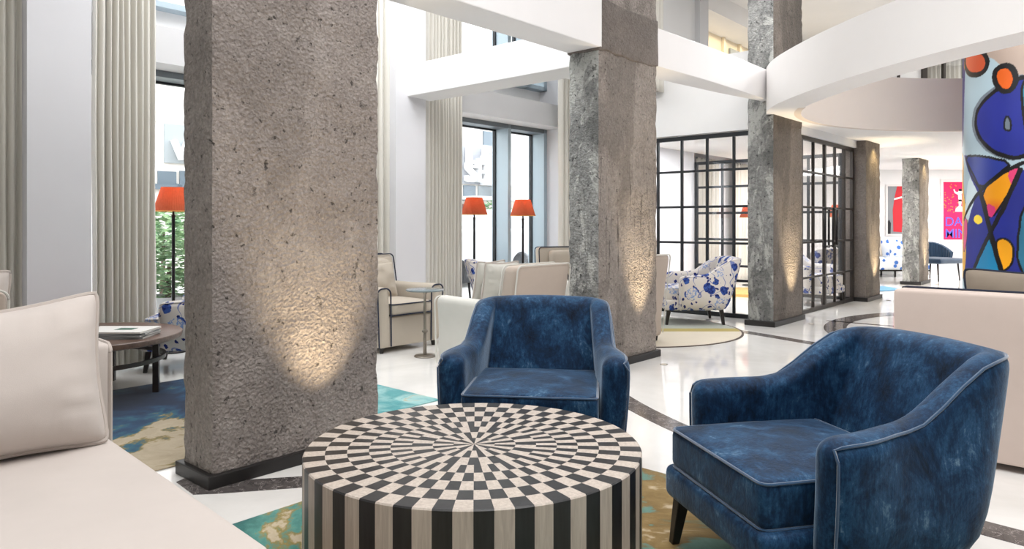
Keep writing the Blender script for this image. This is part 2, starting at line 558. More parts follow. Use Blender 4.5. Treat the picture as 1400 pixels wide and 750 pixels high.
ROT_U = TH                              # rotates local x onto u, local y onto v

# ================================================================ SETTING
SHELL = [(-9, -5), (22, -5), (22, 17.3), tuple(UV(12.0, 3.78).xy), tuple(UV(-10.45, 3.78).xy)]
m = MB(); m.prism(SHELL, -0.2, 0.0); struct(m.build('floor', M['floor'], smooth=False))
m = MB(); m.prism(SHELL, 4.8, 5.0); struct(m.build('ceiling', M['ceil'], smooth=False))
m = MB(); m.box(-9.2, -9, -5, 0.7, 0, 4.8); struct(m.build('wall_left', M['white'], smooth=False))
m = MB(); m.box(-9, 22, -5.2, -5.0, 0, 4.8); struct(m.build('wall_back', M['white'], smooth=False))
m = MB(); m.box(22, 22.2, -5, 19, 0, 4.8); struct(m.build('wall_right', M['white'], smooth=False))
m = MB(); m.box(6.5, 22, 17.0, 17.3, 0, 4.8); struct(m.build('wall_far', M['white'], smooth=False))

# --- window wall along the street
VP, VC, VW, VG = 2.80, 2.95, 3.12, 3.70       # pier face, curtain, wall face, glass plane
p1a, p1b = u_at(37, VP), u_at(125, VP)
p2a, p2b = u_at(541, VP), u_at(582, VP)
p3a, p3b = p2a + 3.42, 3.98
for a, b, va, vb in ((-10.5, p1a - 0.9, VW, VG + 0.1), (p1a, p1b, VP, VG + 0.1), (p2a, p2b, VP, VG + 0.1), (p3a, p3b, VP, VG + 0.1), (p3b, 7.05, VP, VG + 0.1), (7.05, 16, VW, VG + 0.1)):
    m = MB(); m.ubox(a, b, va, vb, 0, 4.8); struct(m.build('wall_window', M['pier'], smooth=False))
m = MB()
for a, b in ((p1b, p2a), (p2b, p3a)):
    m.ubox(a, b, VW, VG + 0.1, 2.60, 2.92)
struct(m.build('trim_1', M['greywall'], smooth=False))
m = MB()
for a, b in ((p1b, p2a), (p2b, p3a)):
    m.ubox(a, b, VG - 0.12, VG + 0.08, 2.92, 3.18)
    m.ubox(a, b, VG - 0.12, VG + 0.08, -0.02, 0.10)
struct(m.build('trim_2', M['white'], smooth=False))


def street_window(name, a, b, z0, z1, mull, header=0.06):
    m = MB(); fd0, fd1 = VG - 0.26, VG + 0.05
    m.ubox(a, a + 0.07, fd0, fd1, z0, z1); m.ubox(b - 0.07, b, fd0, fd1, z0, z1)
    m.ubox(a, b, fd0, fd1, z1 - header, z1, 1); m.ubox(a, b, fd0, fd1, z0, z0 + 0.06)
    for q in mull: m.ubox(q, q + 0.07, fd0, fd1, z0, z1)
    o = struct(m.build(name, [M['alu'], M['alu_dark']], smooth=False, bevel=0.004))
    ed = [a + 0.07] + [x for q in mull for x in (q, q + 0.07)] + [b - 0.07]
    for i in range(0, len(ed), 2):
        g = MB(); g.ubox(ed[i], ed[i + 1], VG - 0.01, VG, z0 + 0.06, z1 - header); g.build('pane', M['glass'], o, smooth=False)
        k = MB()                                                       # dark gasket round the pane
        k.ubox(ed[i], ed[i] + 0.018, VG - 0.03, VG + 0.02, z0 + 0.06, z1 - header); k.ubox(ed[i + 1] - 0.018, ed[i + 1], VG - 0.03, VG + 0.02, z0 + 0.06, z1 - header)
        k.ubox(ed[i], ed[i + 1], VG - 0.03, VG + 0.02, z1 - header - 0.02, z1 - header)
        k.build('gasket', M['black_steel'], o, smooth=False)
    return o


mu = u_at(699, VG - 0.26) - 0.07
street_window('window_1', p1b, p2a, 0.10, 2.60, [p1b + 1.62])
street_window('window_2', p2b, p3a, 0.10, 2.60, [mu])
street_window('window_8', p1a - 0.9, p1a, 0.10, 4.8, [])
street_window('window_3', p1b, p2a, 3.18, 4.8, [p1b + 1.62])
street_window('window_4', p2b, p3a, 3.18, 4.8, [mu, mu + 0.42])

# --- white beams between the columns, and from the middle column to the window pier
Z0, Z1 = 2.62, 2.965
m = MB(); m.ubox(-4.6, 0.02, -0.02, 0.31, Z0, 3.25); struct(m.build('trim_3', M['beam'], smooth=False, bevel=0.008))
m = MB(); m.ubox(0.36, 0.745, 0.29, VP + 0.05, 2.60, 2.945); struct(m.build('trim_4', M['white'], smooth=False, bevel=0.008))
m = MB()
pts_n = [UV(0.90, 0.0), UV(1.7, -0.035), UV(2.6, -0.05), UV(3.42, -0.04)]
pts_f = [UV(3.42, 0.05), UV(2.6, 0.18), UV(1.7, 0.28), UV(0.90, 0.33)]
m.prism([p.xy for p in pts_n + pts_f], Z0, Z1); struct(m.build('trim_5', M['beam'], smooth=False, bevel=0.006))

# --- the oval balcony: a white outer fascia, a taupe inner face, and the low ceiling behind it
EC = Vector((5.9, 7.5))


def egg(t, inset=0.0):
    a = 3.10 - inset; b = (2.66 if sin(t) > 0 else 4.85) - inset
    return Vector((EC.x + a * cos(t), EC.y + b * sin(t)))


NR = 160
m = MB(); vs = []; fs = []
for k in range(NR):
    t = 2 * pi * k / NR
    po, pi_ = egg(t), egg(t, 0.36)
    vs += [(po.x, po.y, 2.46), (po.x, po.y, 2.96), (pi_.x, pi_.y, 2.96), (pi_.x, pi_.y, 2.46)]
for k in range(NR):
    l = (k + 1) % NR
    for j in range(4):
        jj = (j + 1) % 4
        fs.append((4 * k + j, 4 * l + j, 4 * l + jj, 4 * k + jj))
m.add(vs, fs); struct(m.build('trim_6', M['ring'], smooth=True))
m = MB(); vs = []; fs = []; NF = 90; t0, t1 = radians(-8), radians(172)
for k in range(NF + 1):
    t = t0 + (t1 - t0) * k / NF
    e = min(1, (k / NF) / 0.12, (1 - k / NF) / 0.22); e = e * e * (3 - 2 * e)
    zt = 2.955 + 0.22 * e
    a_, b_ = egg(t, 0.375), egg(t, 0.30)
    vs += [(a_.x, a_.y, 2.459), (a_.x, a_.y, zt), (b_.x, b_.y, zt), (b_.x, b_.y, 2.459)]
for k in range(NF):
    for j in range(4):
        jj = (j + 1) % 4
        fs.append((4 * k + j, 4 * k + 4 + j, 4 * k + 4 + jj, 4 * k + jj))
fs += [(0, 1, 2, 3), (4 * NF + 3, 4 * NF + 2, 4 * NF + 1, 4 * NF)]
m.add(vs, fs); struct(m.build('trim_7', M['taupe'], smooth=True))
arc = [egg(radians(-25) + radians(197) * k / 60, 0.05) for k in range(61)]
poly = [p for p in arc] + [UV(3.38, -0.12).xy, UV(4.36, -0.12).xy, UV(4.36, 0.26).xy, UV(3.86, 0.26).xy, UV(3.86, VP).xy, UV(16, VP).xy, Vector((9.5, 17.0)), Vector((22, 17.0)), Vector((22, 5.2))]
m = MB(); m.prism([(p.x, p.y) for p in poly], 2.47, 2.94)
bm_o = m.build('ceiling_low', M['ceil'], smooth=False); struct(bm_o)

# --- bulkhead above the glazed partition, upper gallery walls
m = MB(); m.ubox(3.84, 3.98, 0.30, VP, 2.37, 3.35); struct(m.build('wall_bulkhead', M['white'], smooth=False))
m = MB(); m.ubox(4.34, 6.98, 0.04, 0.16, 2.36, 2.47); struct(m.build('trim_8', M['white'], smooth=False))
ga = u_at(950, 1.7); gb = u_at(961, 1.7)
m = MB(); m.ubox(1.5, ga, 1.7, 1.8, 2.9, 4.8); struct(m.build('wall_gallery', M['white'], smooth=False))
m = MB(); m.ubox(ga, gb + 0.02, 1.62, 2.4, 2.9, 4.8); struct(m.build('trim_9', M['greywall'], smooth=False))
M['cove'] = paint('cove_cream', (236, 224, 200))
m = MB(); m.ubox(gb, 13, 2.35, 2.45, 2.9, 4.8); struct(m.build('wall_alcove', M['cove'], smooth=False))
m = MB(); m.ubox(gb, 13, 1.75, 2.35, 4.50, 4.8); struct(m.build('trim_10', M['ceil'], smooth=False))
m = MB()
for q in (990, 1012): m.ubox(u_at(q, 2.3), u_at(q, 2.3) + 0.07, 2.30, 2.36, 2.9, 4.5)
m.ubox(gb, u_at(990, 2.3), 2.28, 2.36, 2.9, 4.08, 1)
struct(m.build('trim_11', [M['cove'], M['greywall']], smooth=False))
c = UV(gb + 2.4, 2.12, 4.47)
area_light('cove_strip_light', c, 5.0, 15, (1.0, 0.85, 0.62), (0, 0, ROT_U), size_y=0.12)
m = MB(); m.ubox(-0.1, 0.1, -0.02, 0.02, -0.32, 0.32); m.v = []; m.f = []; m.mi = []
q0, q1 = u_at(998, 2.32), u_at(1010, 2.32)
m.ubox(q0, q1, 2.31, 2.345, 3.95, 4.36)
tag(m.build('framed_picture', M['grey_print'], smooth=False, bevel=0.006), 'plain grey framed panel on the lit cream wall of the upper gallery', 'picture')
# upper far wall with black framed windows
UY = 14.0


def up_x(px): return (px - 700) / FPX * UY


m = MB(); m.box(up_x(1175), up_x(1262), UY, UY + 0.1, 2.9, 4.8); m.box(up_x(1262), up_x(1420), UY, UY + 0.1, 2.9, 3.2)
struct(m.build('wall_upper', M['white'], smooth=False))
m = MB()
m.box(up_x(1259), up_x(1266), UY - 0.06, UY + 0.06, 2.94, 4.8)
for q in (1290, 1318, 1346): m.box(up_x(q) - 0.025, up_x(q) + 0.025, UY - 0.04, UY + 0.04, 2.94, 4.8)
for z in (3.2, 4.54): m.box(up_x(1262), up_x(1420), UY - 0.04, UY + 0.04, z - 0.03, z + 0.03)
m.box(up_x(1226), up_x(1229), UY - 0.05, UY - 0.001, 2.94, 4.8)
o = struct(m.build('window_5', M['bronze_steel'], smooth=False, bevel=0.004))
g = MB(); g.box(up_x(1266), up_x(1420), UY, UY + 0.008, 3.2, 4.8); g.build('pane', M['glass'], o, smooth=False)
m = MB(); vs = []; fs = []
for k in range(161):
    x = up_x(1264) + (up_x(1410) - up_x(1264)) * k / 160
    vs += [(x, UY + 0.22 + 0.03 * sin(k * 0.9), 2.97), (x, UY + 0.22 + 0.03 * sin(k * 0.9), 4.78)]
fs = [(2 * k, 2 * k + 2, 2 * k + 3, 2 * k + 1) for k in range(160)]
m.add(vs, fs); o = m.build('curtain', M['curtain'], auto=False)
o.modifiers.new('thick', 'SOLIDIFY').thickness = 0.006
tag(o, 'pale sheer curtain behind the black framed window on the upper floor', 'curtain')
m = MB(); m.box(up_x(1175), up_x(1201), UY - 0.5, UY - 0.001, 2.94, 4.32)
tag(m.build('wooden_cabinet', M['walnut'], smooth=False, bevel=0.01), 'brown wooden cabinet just showing above the balcony edge on the upper floor', 'cabinet')

# --- glazed partitions


def glazing(name, axis, fixed, cuts, z0, z1, rows, mat, thick=(), bar=0.030, dep=0.024, parent=None, pane=True):
    """black grid of bars with panes; axis 'u' or 'v' is the running direction"""
    def bx(mb, a, b, za, zb, dd):
        if axis == 'u': mb.ubox(a, b, fixed - dd, fixed + dd, za, zb)
        else: mb.ubox(fixed - dd, fixed + dd, a, b, za, zb)
    a0, a1 = cuts[0], cuts[-1]
    f = MB(); fw = 0.055
    bx(f, a0, a1, z1 - fw, z1, dep); bx(f, a0, a1, z0, z0 + fw, dep)
    for q in (a0, a1): bx(f, q - fw / 2, q + fw / 2, z0, z1, dep)
    o = struct(f.build(name, mat, parent, smooth=False, bevel=0.004))
    for i, q in enumerate(cuts[1:-1]):
        b = MB(); hw = (0.032 if i in thick else bar / 2); bx(b, q - hw, q + hw, z0 + fw, z1 - fw, dep * 0.8); b.build('mullion', mat, o, smooth=False, bevel=0.003)
    for r in range(1, rows):
        z = z0 + (z1 - z0) * r / rows
        b = MB(); bx(b, a0, a1, z - bar / 2, z + bar / 2, dep * 0.7); b.build('transom', mat, o, smooth=False, bevel=0.003)
    g = MB(); bx(g, a0, a1, z0 + fw, z1 - fw, 0.004); g.build('pane', M['glass'], o, smooth=False)
    return o


PU = 3.91
vcut = [v_at(q, PU) for q in (1068, 1036, 1003.5, 967, 932.5, 900)]
vcut[0] = 0.32
vcut += [min(VP - 0.02, vcut[-1] + 0.40 * k) for k in (1, 2)]
vcut = sorted(set(x for x in vcut if x <= VP - 0.02))
glazing('window_6', 'v', PU, vcut, 0.0, 2.36, 5, M['black_steel'])
P2U = 7.06
v2 = [0.30 + (2.76 - 0.30) * k / 5 for k in range(6)]
glazing('window_7', 'v', P2U, v2, 0.0, 2.30, 5, M['black_steel'], bar=0.04)
DV = 0.10
dc = [u_at(q, DV) for q in (1111.5, 1127, 1141, 1153.5, 1166)]
step = dc[1] - dc[0]
cuts = [4.36, dc[1] - 2 * step] + dc[:4] + [6.96]
glazing('door_1', 'u', DV, cuts, 0.0, 2.36, 5, M['bronze_steel'], thick=(0, 2, 4), bar=0.028)
door = D.objects['door_1']
for s_ in (-1, 1):
    for k in (0, 1):
        uu = dc[1] + s_ * (0.09 + 0.16 * k)
        h = MB(); h.tube([UV(uu, DV - 0.09, 0.86), UV(uu, DV - 0.09, 1.42)], 0.016, 8)
        h.build('door_handle', M['black_metal'], door)
    h = MB()
    for z in (0.88, 1.40): h.tube([UV(dc[1] + s_ * 0.06, DV - 0.09, z), UV(dc[1] + s_ * 0.29, DV - 0.09, z)], 0.014, 8)
    for z in (0.88, 1.40): h.tube([UV(dc[1] + s_ * 0.17, DV - 0.09, z), UV(dc[1] + s_ * 0.17, DV - 0.03, z)], 0.010, 8)
    h.build('door_handle_rail', M['black_metal'], door)

# --- floor inlays of dark marble


def inlay(name, poly):
    m = MB(); m.prism([(p[0], p[1]) for p in poly], -0.01, 0.0025)
    return struct(m.build(name, M['marble'], smooth=False))


def circle3(a, b, c_):
    ax, ay, bx, by, cx, cy = a[0], a[1], b[0], b[1], c_[0], c_[1]
    d = 2 * (ax * (by - cy) + bx * (cy - ay) + cx * (ay - by))
    ux = ((ax * ax + ay * ay) * (by - cy) + (bx * bx + by * by) * (cy - ay) + (cx * cx + cy * cy) * (ay - by)) / d
    uy = ((ax * ax + ay * ay) * (cx - bx) + (bx * bx + by * by) * (ax - cx) + (cx * cx + cy * cy) * (bx - ax)) / d
    return ux, uy, sqrt((ax - ux) ** 2 + (ay - uy) ** 2)


def band_arc(cx, cy, r, w_, a0, a1, n=64):
    outer = [(cx + (r + w_ / 2) * cos(a0 + (a1 - a0) * k / n), cy + (r + w_ / 2) * sin(a0 + (a1 - a0) * k / n)) for k in range(n + 1)]
    inner = [(cx + (r - w_ / 2) * cos(a0 + (a1 - a0) * k / n), cy + (r - w_ / 2) * sin(a0 + (a1 - a0) * k / n)) for k in range(n, -1, -1)]
    return outer + inner


q1 = (FL(849, 533.8) + FL(848.5, 554)) / 2; q2 = (FL(927, 576.5) + FL(919, 589)) / 2; q3 = FL(1385, 732)
cx, cy, cr = circle3(q1, q2, q3)
a1_, a3_ = atan2(q1[1] - cy, q1[0] - cx), atan2(q3[1] - cy, q3[0] - cx)
if a3_ < a1_: a3_ += 2 * pi
ext = 0.5 / cr
inlay('trim_12', band_arc(cx, cy, cr, 0.155, a1_ - ext, a3_ + 3 * ext))
inlay('trim_13', [FL(*q) for q in ((241, 659), (264, 676), (300, 674.5), (416, 666), (520, 657), (620, 648), (620, 632), (520, 641), (416, 651), (337, 656), (285, 640))])
ring_r = 2.52
for k in range(2):
    pass
m = MB()
NA = 96
vs = [(EC.x + rr * cos(2 * pi * k / NA), 7.25 + rr * sin(2 * pi * k / NA), 0.0025) for rr in (ring_r, ring_r - 0.24) for k in range(NA)]
fs = [(k, (k + 1) % NA, NA + (k + 1) % NA, NA + k) for k in range(NA)]
m.add(vs, fs); struct(m.build('trim_14', M['marble'], smooth=False))


def strip(name, a, b, w_):
    a = Vector(a); b = Vector(b); d = (b - a).normalized(); n = Vector((-d.y, d.x)) * w_ / 2
    return inlay(name, [a - n, b - n, b + n, a + n])


sa, sb = FL(1009, 452), FL(1130, 472.3)
sd = (sb - sa).normalized()
strip('trim_15', sa - sd * 0.8, sb + sd * 0.12, 0.15)
sa, sb = FL(1128, 438), FL(1219, 445.5)
sd = (sb - sa).normalized()
strip('trim_16', sa + sd * 0.02, sb + sd * 0.9, 0.07)

# ================================================================ COLUMNS


def column(name, u, v, L, W, z1, front, side, label, step=0.05, amp=0.010, seed=0, collar=None, zskip=0.0):
    root = thing(name, label, 'column', UV(u, v, 0), ROT_U); root['kind'] = 'thing'
    nx, ny, nz = max(4, int(L / step)), max(3, int(W / step)), int((z1) / step)
    idx = {}; vs = []; fs = []; mi = []

    def vid(i, j, k):
        key = (i, j, k)
        if key not in idx:
            x, y, z = L * i / nx, W * j / ny, z1 * k / nz
            p = Vector((x * 1.0 + seed, y + seed * 0.3, z))
            ex = (i == 0 or i == nx) and (j == 0 or j == ny)
            a = amp * (1.5 if ex else 1.0)
            n1 = noise.noise(p * 5.0) * a + noise.noise(p * 14.0) * a * 0.6 + noise.noise(p * 31.0) * a * 0.35
            dx = dy = 0.0
            if i == 0: dx = abs(n1) if ex else n1
            if i == nx: dx = -abs(n1) if ex else -n1
            if j == 0: dy = abs(n1) if ex else n1
            if j == ny: dy = -abs(n1) if ex else -n1
            idx[key] = len(vs); vs.append((x + dx, y + dy, z))
        return idx[key]
    for i in range(nx):
        for k in range(nz):
            fs.append((vid(i, 0, k), vid(i + 1, 0, k), vid(i + 1, 0, k + 1), vid(i, 0, k + 1))); mi.append(0)
            fs.append((vid(i, ny, k), vid(i, ny, k + 1), vid(i + 1, ny, k + 1), vid(i + 1, ny, k))); mi.append(0)
    for j in range(ny):
        for k in range(nz):
            fs.append((vid(0, j, k), vid(0, j, k + 1), vid(0, j + 1, k + 1), vid(0, j + 1, k))); mi.append(1)
            fs.append((vid(nx, j, k), vid(nx, j + 1, k), vid(nx, j + 1, k + 1), vid(nx, j, k + 1))); mi.append(1)
    mb = MB(); mb.v = vs; mb.f = fs; mb.mi = mi
    mb.build('shaft', [front, side], root)
    if collar:
        za, zb = collar
        cb = MB(); n = 14; k0 = len(cb.v)
        for zz in (za, (za + zb) / 2, zb):
            pass
        cb.rbox(-0.012, L + 0.012, -0.014, W + 0.012, za, zb, 0.012, 8)
        for i, p in enumerate(cb.v):
            q = Vector(p); d = noise.noise(q * 7) * 0.012
            cb.v[i] = (p[0] + d * 0.5, p[1] + d, p[2] + noise.noise(q * 5 + Vector((3, 3, 3))) * 0.03)
        cb.build('collar', M['conc_c'], root)
    sk = MB(); e = 0.028
    sk.box(-e, L + e, -e, W + e, 0, 0.062)
    sk.build('plinth', M['skirt'], root, smooth=False, bevel=0.004)
    return root


column('concrete_column', -3.268, -0.146, 0.94, 0.29, 4.795, M['conc1'], M['conc1s'], 'broad brown pitted concrete column nearest the camera, beside the checkered drum table', 0.028, 0.008, 1.7)
column('concrete_column', 0.0, 0.0, 0.915, 0.30, 4.795, M['conc_b'], M['conc_g'], 'rough concrete column with dark collar behind the front-facing blue velvet armchair', 0.04, 0.009, 4.2, (2.60, 3.02))
column('concrete_column', 3.403, -0.082, 0.925, 0.31, 4.795, M['conc_d'], M['conc_g'], 'peeling grey concrete column standing between the glass partition and glass door', 0.05, 0.009, 8.8)
column('concrete_column', 6.987, -0.097, 0.76, 0.31, 2.467, M['conc_d'], M['conc_c'], 'concrete column at right end of the glass door, lit warm at its top', 0.06, 0.010, 12.3)
column('concrete_column', 10.85, 0.0, 0.80, 0.31, 2.467, M['conc_d'], M['conc_g'], 'farthest concrete column, standing before the far white wall with red pictures', 0.06, 0.014, 15.1)


def uplight(u, v, power, label, blend=1.0, size=46, tilt=9):
    root = thing('floor_uplight', label, 'light', UV(u, v, 0), ROT_U, 'recessed floor uplights at the columns')
    r = MB(); r.lathe([(0.026, 0.001), (0.032, 0.001), (0.032, 0.004), (0.026, 0.004)], 24, cap=False); r.build('rim', M['metal'], root)
    l = MB(); l.lathe([(0.0005, 0.003), (0.026, 0.003)], 24, cap=False); l.build('lens', M['warm_lens'], root)
    sp = D.lights.new('uplight', 'SPOT'); sp.energy = power; sp.color = (1.0, 0.80, 0.52); sp.spot_size = radians(size); sp.spot_blend = blend
    sp.shadow_soft_size = 0.025
    so = D.objects.new('uplight_beam', sp); COL.objects.link(so); so.parent = root
    so.location = (0, 0, 0.03); so.rotation_euler = (radians(180 + tilt), 0, 0)


M['warm_lens'] = mk_emit('warm_lamp_lens', (200, 190, 175), 0.4)
uplight(-3.268 + 0.55, -0.146 - 0.28, 92, 'small recessed floor light washing the broad nearest concrete column', tilt=-12, size=60)
uplight(0.62, -0.24, 120, 'small recessed floor light washing the collared middle concrete column', tilt=-10, size=46)
uplight(3.403 + 0.55, -0.082 - 0.24, 190, 'small recessed floor light washing the peeling column beside the glass door', tilt=-10, size=52)
uplight(6.987 + 0.45, -0.097 - 0.20, 200, 'small recessed floor light washing the column at the glass door end', tilt=-8, size=52)
uplight(10.85 + 0.45, -0.20, 200, 'small recessed floor light washing the farthest concrete column', tilt=-8, size=52)


def ceiling_spot(u, v, power):
    sp = D.lights.new('column_downlight', 'SPOT'); sp.energy = power; sp.color = (1.0, 0.74, 0.36); sp.spot_size = radians(120); sp.spot_blend = 1.0
    sp.shadow_soft_size = 0.03
    so = D.objects.new('column_downlight', sp); COL.objects.link(so); so.location = UV(u, v, 2.445)


for u_, v_ in ((6.987 + 0.4, -0.097 - 0.07), (10.85 + 0.4, -0.07)):
    ceiling_spot(u_, v_ - 0.06, 30)

# --- painted round column: mural in unrolled column coordinates (angle, height)
PC, PR = Vector((6.3, 8.3)), 0.92


def MU(px, py):                        # photograph position -> (arc metres, height) on the column
    r = (px - 700) / FPX; a = 1 + r * r; b = -2 * (r * PC.x + PC.y); c_ = PC.x ** 2 + PC.y ** 2 - PR * PR
    disc = max(0.0, b * b - 4 * a * c_); y = (-b - sqrt(disc)) / (2 * a)
    an = atan2(y - PC.y, r * y - PC.x)
    an = an % (2 * pi)
    return (an * PR, CH + (HY - py) / FPX * y)


def poly_sd(p, pts):                   # signed distance to polygon, negative inside
    x, y = p; best = 1e9; inside = False; n = len(pts)
    j = n - 1
    for i in range(n):
        x0, y0 = pts[j]; x1, y1 = pts[i]
        ex, ey = x1 - x0, y1 - y0; l = ex * ex + ey * ey or 1e-9
        t = max(0, min(1, ((x - x0) * ex + (y - y0) * ey) / l))
        d = (x - x0 - t * ex) ** 2 + (y - y0 - t * ey) ** 2
        if d < best: best = d
        if (y0 > y) != (y1 > y) and x < (x1 - x0) * (y - y0) / (y1 - y0 + 1e-12) + x0: inside = not inside
        j = i
    d = sqrt(best)
    return -d if inside else d


def smooth_poly(pts, it=3):
    for _ in range(it):
        out = []
        for i in range(len(pts)):
            a, b = pts[i], pts[(i + 1) % len(pts)]
            out += [(a[0] * .75 + b[0] * .25, a[1] * .75 + b[1] * .25), (a[0] * .25 + b[0] * .75, a[1] * .25 + b[1] * .75)]
        pts = out
    return pts


def shp(px, rnd=2): 
    p = [MU(*q) for q in px]
    return smooth_poly(p, rnd) if rnd else p


blue, blue2, cyan, amber, orange, pink, yellow, black, grey, white_ = (34, 48, 150), (28, 36, 118), (22, 128, 176), (238, 158, 20), (222, 96, 32), (224, 66, 120), (248, 220, 60), (16, 16, 20), (112, 124, 136), (206, 224, 230)
shapes = [  # polygon, fill, second fill at the right/top, outline width
    (shp([(1318, 20), (1440, 20), (1440, 130), (1385, 122), (1365, 80), (1330, 72)], 2), (178, 160, 148), 0),
    (shp([(1316, 66), (1321, 66), (1319, 110), (1317, 200), (1314, 200)], 1), (60, 50, 130), 0),
    (shp([(1319, 60), (1322, 62), (1320, 84), (1318, 100)], 1), (240, 170, 40), 0.0),
    (shp([(1315, 205), (1318, 215), (1317, 255), (1322, 290), (1325, 330), (1318, 380), (1314, 380)], 1), (248, 190, 70), 0.006),
    (shp([(1326, 232), (1343, 240), (1356, 262), (1330, 300), (1318, 300)], 1), white_, 0),
    (shp([(1318, 212), (1340, 214), (1400, 232), (1460, 220), (1460, 420), (1318, 420), (1322, 310), (1336, 262), (1326, 240)], 0), blue, 0.0),
    (shp([(1400, 100), (1378, 108), (1345, 128), (1330, 150), (1328, 176), (1340, 200), (1364, 216), (1400, 222), (1430, 180), (1430, 110)], 2), grey, 0.0),
    (shp([(1404, 104), (1380, 112), (1350, 132), (1335, 152), (1333, 174), (1344, 196), (1366, 212), (1400, 218), (1440, 180), (1440, 106)], 2), blue, 0.024),
    (shp([(1396, 110), (1420, 100), (1430, 220), (1404, 190), (1398, 150)], 2), (60, 140, 160), 0.014),
    (shp([(1377, 156), (1383, 168), (1382, 179), (1373, 178), (1373, 166)], 1), grey, 0.010),
    (shp([(1320, 73), (1331, 67), (1344, 70), (1351, 83), (1348, 95), (1338, 103), (1325, 102), (1319, 90)], 2), (206, 84, 46), 0.030),
    (shp([(1359, 98), (1368, 90), (1381, 89), (1388, 100), (1389, 112), (1382, 124), (1370, 125), (1360, 114)], 2), (214, 94, 22), 0.030),
    (shp([(1319, 213), (1345, 213), (1385, 222), (1366, 237), (1341, 260), (1330, 236)], 1), (42, 60, 150), 0.014),
    (shp([(1342, 262), (1366, 240), (1392, 227), (1394, 236), (1378, 268), (1354, 302), (1348, 282)], 1), amber, 0.014),
    (shp([(1376, 236), (1392, 228), (1393, 238), (1384, 256)], 1), pink, 0.0),
    (shp([(1347, 276), (1364, 284), (1354, 302)], 1), (214, 52, 120), 0.0),
    (shp([(1332, 295), (1338, 293), (1344, 299), (1342, 306), (1335, 306), (1331, 301)], 2), yellow, 0.0),
    (shp([(1352, 322), (1332, 370), (1330, 400), (1372, 400), (1366, 364)], 0), cyan, 0.010),
    (shp([(1360, 330), (1372, 324), (1384, 332), (1387, 348), (1382, 364), (1370, 372), (1366, 360)], 2), (246, 170, 26), 0.012),
    (shp([(1396, 290), (1410, 270), (1420, 400), (1392, 366), (1391, 330)], 2), (50, 120, 150), 0.012),
    (shp([(1318, 296), (1323, 300), (1322, 332), (1317, 350)], 2), (236, 92, 150), 0.006),
]
lines = [([(1340, 260), (1350, 300), (1362, 346), (1372, 380)], 0.030), ([(1395, 232), (1372, 284), (1350, 326), (1330, 372)], 0.026), ([(1318, 300), (1334, 268), (1366, 238), (1400, 222)], 0.022),
         ([(1320, 214), (1328, 240), (1342, 262)], 0.012)]
lines = [([MU(*q) for q in l], w_) for l, w_ in lines]


def line_d(p, pts):
    best = 1e9
    for (x0, y0), (x1, y1) in zip(pts, pts[1:]):
        ex, ey = x1 - x0, y1 - y0; l = ex * ex + ey * ey or 1e-9
        t = max(0, min(1, ((p[0] - x0) * ex + (p[1] - y0) * ey) / l))
        best = min(best, (p[0] - x0 - t * ex) ** 2 + (p[1] - y0 - t * ey) ** 2)
    return sqrt(best)


BB = [(min(q[0] for q in s_[0]) - .03, max(q[0] for q in s_[0]) + .03, min(q[1] for q in s_[0]) - .03, max(q[1] for q in s_[0]) + .03) for s_ in shapes]


def mural(a, z):
    n = noise.noise(Vector((a * 3, z * 3, 1.5))) * 0.5 + 0.5
    c = Vector(lin((176, 200, 212))) * (0.75 + 0.35 * n)
    p = (a + noise.noise(Vector((a * 9, z * 9, 0))) * 0.006, z + noise.noise(Vector((a * 9, z * 9, 5))) * 0.006)
    for (pts, col, ow), b in zip(shapes, BB):
        if not (b[0] < p[0] < b[1] and b[2] < p[1] < b[3]): continue
        d = poly_sd(p, pts)
        if d < ow:
            if ow and abs(d) < ow: c = Vector(lin(black))
            else:
                cl = Vector(lin(col))
                if col == amber:
                    tt = (p[1] - b[2] - 0.03) / max(0.05, b[3] - b[2] - 0.06) + (n - 0.5) * 0.5
                    cl = cl.lerp(Vector(lin((222, 74, 34))), max(0, min(1, (0.42 - tt) * 3.0)))
                if col == blue: cl = cl.lerp(Vector(lin(blue2)), max(0, min(1, (n - 0.35) * 1.6)))
                c = cl * (0.75 + 0.4 * n)
    for pts, w_ in lines:
        if line_d(p, pts) < w_: c = Vector(lin(black))
    return c


